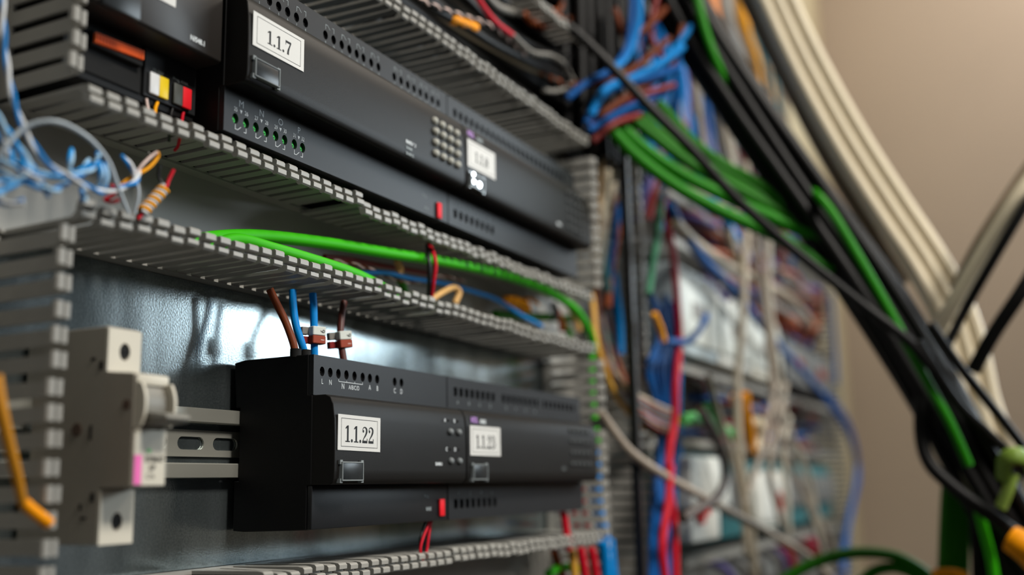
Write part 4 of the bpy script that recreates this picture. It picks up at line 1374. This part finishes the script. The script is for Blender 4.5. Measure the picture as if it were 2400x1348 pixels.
# brown, red and violet wires massed above the drivers, and coloured wires higher up
cols = [(M_DRED, 'dark red'), (M_BROWN, 'brown'), (M_ORB, 'copper brown'), (M_PURPW, 'violet'), (M_DBLUE, 'dark blue'), (M_GREYW, 'grey'), (M_DRED, 'dark red'), (M_BROWN, 'brown')]
rs = random.Random(3)
for k in range(84):
    m, cn = cols[k % len(cols)]
    x = rs.uniform(.66, 1.42)
    z = rs.uniform(.200, .31)
    L = rs.uniform(.12, .30)
    p = [V(x, -.03 - rs.random() * .02, z), V(x + L * .4, -.045 - rs.random() * .018, z + rs.uniform(-.02, .02)), V(min(1.49, x + L), -.035, z + rs.uniform(-.035, .03))]
    wire(cn.replace(' ', '_') + '_wire', p, .0045, m, '%s wire in the mass above the white drivers' % cn, group='%s wires above the drivers' % cn, n=7, per=5)
for k in range(56):
    m, cn = [(M_DBLUE, 'dark blue'), (M_BLUE, 'blue'), (M_GREYW, 'grey'), (M_DRED, 'dark red'), (M_BLACKW, 'black'), (M_PURPW, 'violet')][k % 6]
    x = rs.uniform(.56, 1.3)
    z = rs.uniform(.30, .42)
    p = [V(x, -.02, z + .16 + rs.random() * .1), V(x + rs.uniform(-.02, .03), -.05, z + .05), V(x + rs.uniform(-.02, .05), -.03, z - .06)]
    wire(cn.replace(' ', '_') + '_wire', p, .0050, m, '%s wire standing in the upper part of the next section' % cn, group='%s upright wires in the next section' % cn, n=7, per=5)
for k in range(16):
    m, cn = [(mat('orange_insulation', '#d27a2c', .5), 'orange'), (M_YEL, 'yellow'), (M_TEAL, 'teal'), (M_GREYW, 'grey')][k % 4]
    px = (1640, 1720, 1745, 1700)[k % 4] + rs.uniform(-20, 45)
    p = P3([(px - 10, -40, -.045), (px, 60, -.055), (px + 25, 130, -.05), (px + 45, 220 + rs.uniform(0, 100), -.04)], y=0)
    wire(cn.replace(' ', '_') + '_wire', p, .0075, m, '%s wire at the top of the next section' % cn, group='%s wires at the top of the next section' % cn, n=8, per=5)
for k in range(64):
    m, cn = [(M_DRED, 'dark red'), (M_BLACKW, 'black'), (M_BROWN, 'brown'), (M_DBLUE, 'dark blue'), (M_GREYW, 'grey')][k % 5]
    x = rs.uniform(.64, 1.35)
    z = rs.uniform(.022, .092)
    p = [V(x, -.02, z), V(x + .06, -.04 - rs.random() * .01, z + rs.uniform(-.012, .012)), V(x + .14, -.03, z + rs.uniform(-.014, .01))]
    wire(cn.replace(' ', '_') + '_wire', p, .0042, m, '%s wire inside the middle duct of the next section' % cn, group='%s wires inside the next middle duct' % cn, n=7, per=5)
for k in range(16):
    m, cn = [(M_DRED, 'dark red'), (M_REDW, 'red'), (M_GREYW, 'grey'), (M_PURPW, 'violet')][k % 4]
    x = rs.uniform(.70, 1.40)
    p = [V(x, -.03, -.112), V(x + .04, -.045, -.128), V(x + .09, -.04, -.16)]
    wire(cn.replace(' ', '_') + '_wire', p, .0050, m, '%s wire inside the lowest duct of the next section' % cn, group='%s wires in the lowest duct' % cn, n=7, per=5)

# ------------------------------------------------------------------ the big cable bundles hanging in front
rb = random.Random(11)


def bundle(path, rows, r, m, name, label, group, cat='cable', n=12, sp=None):
    """cables packed side by side round one centre line; rows = cables per layer, front layer first"""
    P = catmull([atT(*p) for p in path], 6)
    sp = sp or r * 2.06
    fr = []
    for i in range(len(P)):
        t = (P[min(i + 1, len(P) - 1)] - P[max(i - 1, 0)]).normalized()
        a = t.cross(CF).normalized()
        fr.append((a, a.cross(t).normalized()))
    for li, nrow in enumerate(rows):
        for k in range(nrow):
            oa = (k - (nrow - 1) / 2) * sp
            od = (li - (len(rows) - 1) / 2) * sp * .9
            ph = rb.uniform(0, 6.28)
            pts = [P[i] + fr[i][0] * (oa + .0012 * math.sin(i * .22 + ph)) + fr[i][1] * od for i in range(len(P))]
            o = MB().tube(pts, r * rb.uniform(.92, .99), n).build(name, m, None, ang=60)
            tag(o, label, cat, group)


black_path = [(1555, -60, 1.06), (1640, 90, 1.04), (1735, 240, 1.02), (1830, 380, 1.00), (1935, 530, .98), (2040, 680, .96), (2135, 830, .95), (2210, 960, .94), (2275, 1080, .93), (2345, 1200, .92), (2420, 1320, .92)]
bundle(black_path, (3, 4, 4, 3), .0062, M_BLACKC, 'black_cable', 'black cable in the thick bundle sweeping down past the wall', 'black cables of the hanging bundle')
wire('green_cable', P3([(1625, -40, 1.02), (1655, 80, 1.01), (1700, 190, 1.01), (1765, 300, 1.035), (1855, 400, 1.02), (1935, 480, .95), (2010, 600, .93), (2090, 740, .92), (2160, 870, .91), (2220, 980, .90), (2270, 1090, .90)], t=1), .0042, M_SHADE_GREEN, 'dimmed green cable lying over the black hanging bundle', 'cable', n=14)
cream_path = [(1790, -60, 1.12), (1880, 130, 1.10), (1985, 325, 1.08), (2085, 490, 1.06), (2170, 620, 1.04), (2232, 730, 1.02), (2268, 840, 1.01), (2290, 950, 1.00), (2335, 1080, .99), (2400, 1230, .98)]
bundle(cream_path, (3, 3), .0068, M_CREAM, 'cream_cable', 'thick cream cable in the light bundle beside the black one', 'cream cables of the hanging bundle', n=14)
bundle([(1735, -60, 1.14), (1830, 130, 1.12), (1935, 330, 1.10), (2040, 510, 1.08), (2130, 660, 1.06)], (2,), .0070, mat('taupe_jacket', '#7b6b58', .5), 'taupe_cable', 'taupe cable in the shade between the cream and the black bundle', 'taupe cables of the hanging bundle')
# green and black cables crossing from the left into the bundle
GX = 'green cables crossing into the bundle'
for k, p in enumerate([
    [(1430, 270, .98), (1500, 340, .98), (1600, 410, .98), (1720, 470, .98), (1830, 520, .98), (1930, 570, .97), (2040, 680, .96), (2120, 790, .95)],
    [(1450, 250, .99), (1520, 310, .99), (1620, 385, .99), (1740, 450, .99), (1860, 520, .98), (1960, 620, .97)],
    [(1420, 290, .97), (1490, 365, .97), (1590, 440, .97), (1700, 500, .97), (1830, 560, .97), (1950, 640, .96)],
    [(1540, 240, 1.0), (1620, 330, 1.0), (1700, 390, 1.0), (1790, 440, .99), (1880, 520, .98), (1980, 640, .97)],
    [(1500, 270, 1.0), (1580, 340, 1.0), (1680, 400, 1.0), (1780, 460, .99), (1880, 540, .98)],
]):
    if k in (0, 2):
        wire('green_cable', P3(p, t=1), .0060, M_SHADE_GREEN, ('higher', '', 'lower')[k] + ' of two shade-darkened green cables crossing from the top duct into the black bundle', 'cable', n=12)
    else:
        wire('green_cable', P3(p, t=1), .0056, M_DGREEN, 'green cable coloured dark for shade, crossing from the top duct into the black bundle', 'cable', GX + ' in the shade', n=12)  # darker green carries the shade on these cables
wire('black_cable', P3([(1330, 60, .93), (1380, 105, .93), (1450, 175, .93), (1520, 250, .93), (1620, 350, .93), (1720, 460, .93), (1830, 560, .93), (1940, 650, .92), (2040, 730, .91), (2130, 800, .90), (2190, 870, .90)], t=1), .0046, M_BLACKC, 'single black cable crossing diagonally in front of the green ones', 'cable')
wire('grey_cable', P3([(1800, 545, 1.0), (1880, 600, 1.0), (1960, 660, 1.0), (2050, 740, .98)], t=1), .0055, M_BEIGE, 'beige cable just under the single black diagonal cable', 'cable')
# cables at the right edge
wire('cream_cable', P3([(2440, 390, .95), (2380, 470, .95), (2310, 580, .96), (2240, 700, .97), (2190, 790, .98)], t=1), .0072, M_CREAM, 'cream cable rising to the right out of the bundle', 'cable')
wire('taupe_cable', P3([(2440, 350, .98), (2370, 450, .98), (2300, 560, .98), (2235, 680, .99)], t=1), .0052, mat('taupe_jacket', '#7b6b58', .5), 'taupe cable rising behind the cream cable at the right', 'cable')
wire('black_cable', P3([(2440, 420, .93), (2380, 520, .93), (2310, 640, .94), (2260, 730, .95), (2210, 830, .95)], t=1), .0046, M_BLACKC, 'thin black cable rising beside the cream cable at the right', 'cable')
wire('black_cable', P3([(2440, 610, .92), (2390, 690, .92), (2330, 780, .93), (2280, 870, .94)], t=1), .0066, M_BLACKC, 'thick black cable rising alone at the right', 'cable')
wire('black_cable', P3([(2180, 760, .90), (2250, 860, .90), (2330, 960, .90), (2400, 1050, .90), (2440, 1100, .90)], t=1), .0044, M_BLACKC, 'upper of two thin black cables leaving the bundle downwards', 'cable')
wire('black_cable', P3([(2150, 800, .90), (2240, 940, .90), (2310, 1010, .90), (2370, 1070, .90), (2440, 1150, .90)], t=1), .0046, M_BLACKC, 'lower of two thin black cables leaving the bundle downwards', 'cable')
wire('black_cable', P3([(2160, 900, .93), (2158, 1010, .92), (2175, 1080, .91), (2220, 1130, .90), (2290, 1185, .89), (2380, 1250, .88)], t=1), .0060, M_BLACKC, 'black cable bowing out round the cream one below the bundle', 'cable')
wire('cream_cable', P3([(2165, 880, .95), (2180, 990, .94), (2220, 1080, .93), (2280, 1150, .92), (2340, 1210, .91)], t=1), .0075, M_CREAM, 'cream cable bowed between the black ones below the bundle', 'cable')
for k in range(4):
    x = 2215 + k * 14
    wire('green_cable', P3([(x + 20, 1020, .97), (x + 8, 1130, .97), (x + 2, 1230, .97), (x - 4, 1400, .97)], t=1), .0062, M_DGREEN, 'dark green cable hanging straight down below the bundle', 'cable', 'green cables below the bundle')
for k in range(8):
    x = 2285 + k * 14
    wire('black_cable', P3([(x - 10, 1060, .95), (x, 1180, .94), (x + 8, 1290, .94), (x + 12, 1400, .94)], t=1), .0066, M_BLACKC, 'black cable hanging straight down below the bundle', 'cable', 'black cables below the bundle')
wire('green_cable', P3([(2290, 1180, .90), (2305, 1240, .90), (2325, 1320, .90), (2335, 1400, .90)], t=1), .0046, M_GREEN, 'single green cable among the black ones below the bundle', 'cable')
# tapes
tp = thing('green_tape', 'olive green tape looped round the foot of the bundle', 'tape', atT(2365, 1110, .86))
kb = tp.location.copy()
M_OLIVE = mat('olive_tape', '#6f8a32', .5, var=.1)
MB().tube([p - kb for p in catmull(P3([(2352, 1125, .865), (2356, 1080, .86), (2385, 1068, .855), (2412, 1085, .86), (2420, 1150, .865)], t=1), 8)], .008, 12, flat=.5).build('loop', M_OLIVE, tp, ang=70)
MB().tube([p - kb for p in catmull(P3([(2375, 1110, .86), (2362, 1150, .86), (2345, 1190, .862)], t=1), 6)], .006, 10, flat=.5).build('tail', mat('olive_tape_light', '#8fa84a', .5), tp, ang=70)
tp = MB().tube([p for p in catmull(P3([(2368, 1262, .86), (2390, 1275, .855), (2415, 1290, .855), (2440, 1310, .86)], t=1), 6)], .0125, 16, rfun=lambda s: .011 + .004 * s).build('yellow_tape', M_YELT, None, ang=50)
tag(tp, 'yellow tape wrapped round the black cables at the foot of the bundle', 'tape')
tp = MB().tube([p for p in catmull(P3([(2190, 1352, .93), (2225, 1350, .93), (2262, 1356, .93)], t=1), 6)], .0068, 14).build('yellow_tape', M_YELT, None, ang=50)
tag(tp, 'yellow tape on the dark green cables hanging below the bundle', 'tape')
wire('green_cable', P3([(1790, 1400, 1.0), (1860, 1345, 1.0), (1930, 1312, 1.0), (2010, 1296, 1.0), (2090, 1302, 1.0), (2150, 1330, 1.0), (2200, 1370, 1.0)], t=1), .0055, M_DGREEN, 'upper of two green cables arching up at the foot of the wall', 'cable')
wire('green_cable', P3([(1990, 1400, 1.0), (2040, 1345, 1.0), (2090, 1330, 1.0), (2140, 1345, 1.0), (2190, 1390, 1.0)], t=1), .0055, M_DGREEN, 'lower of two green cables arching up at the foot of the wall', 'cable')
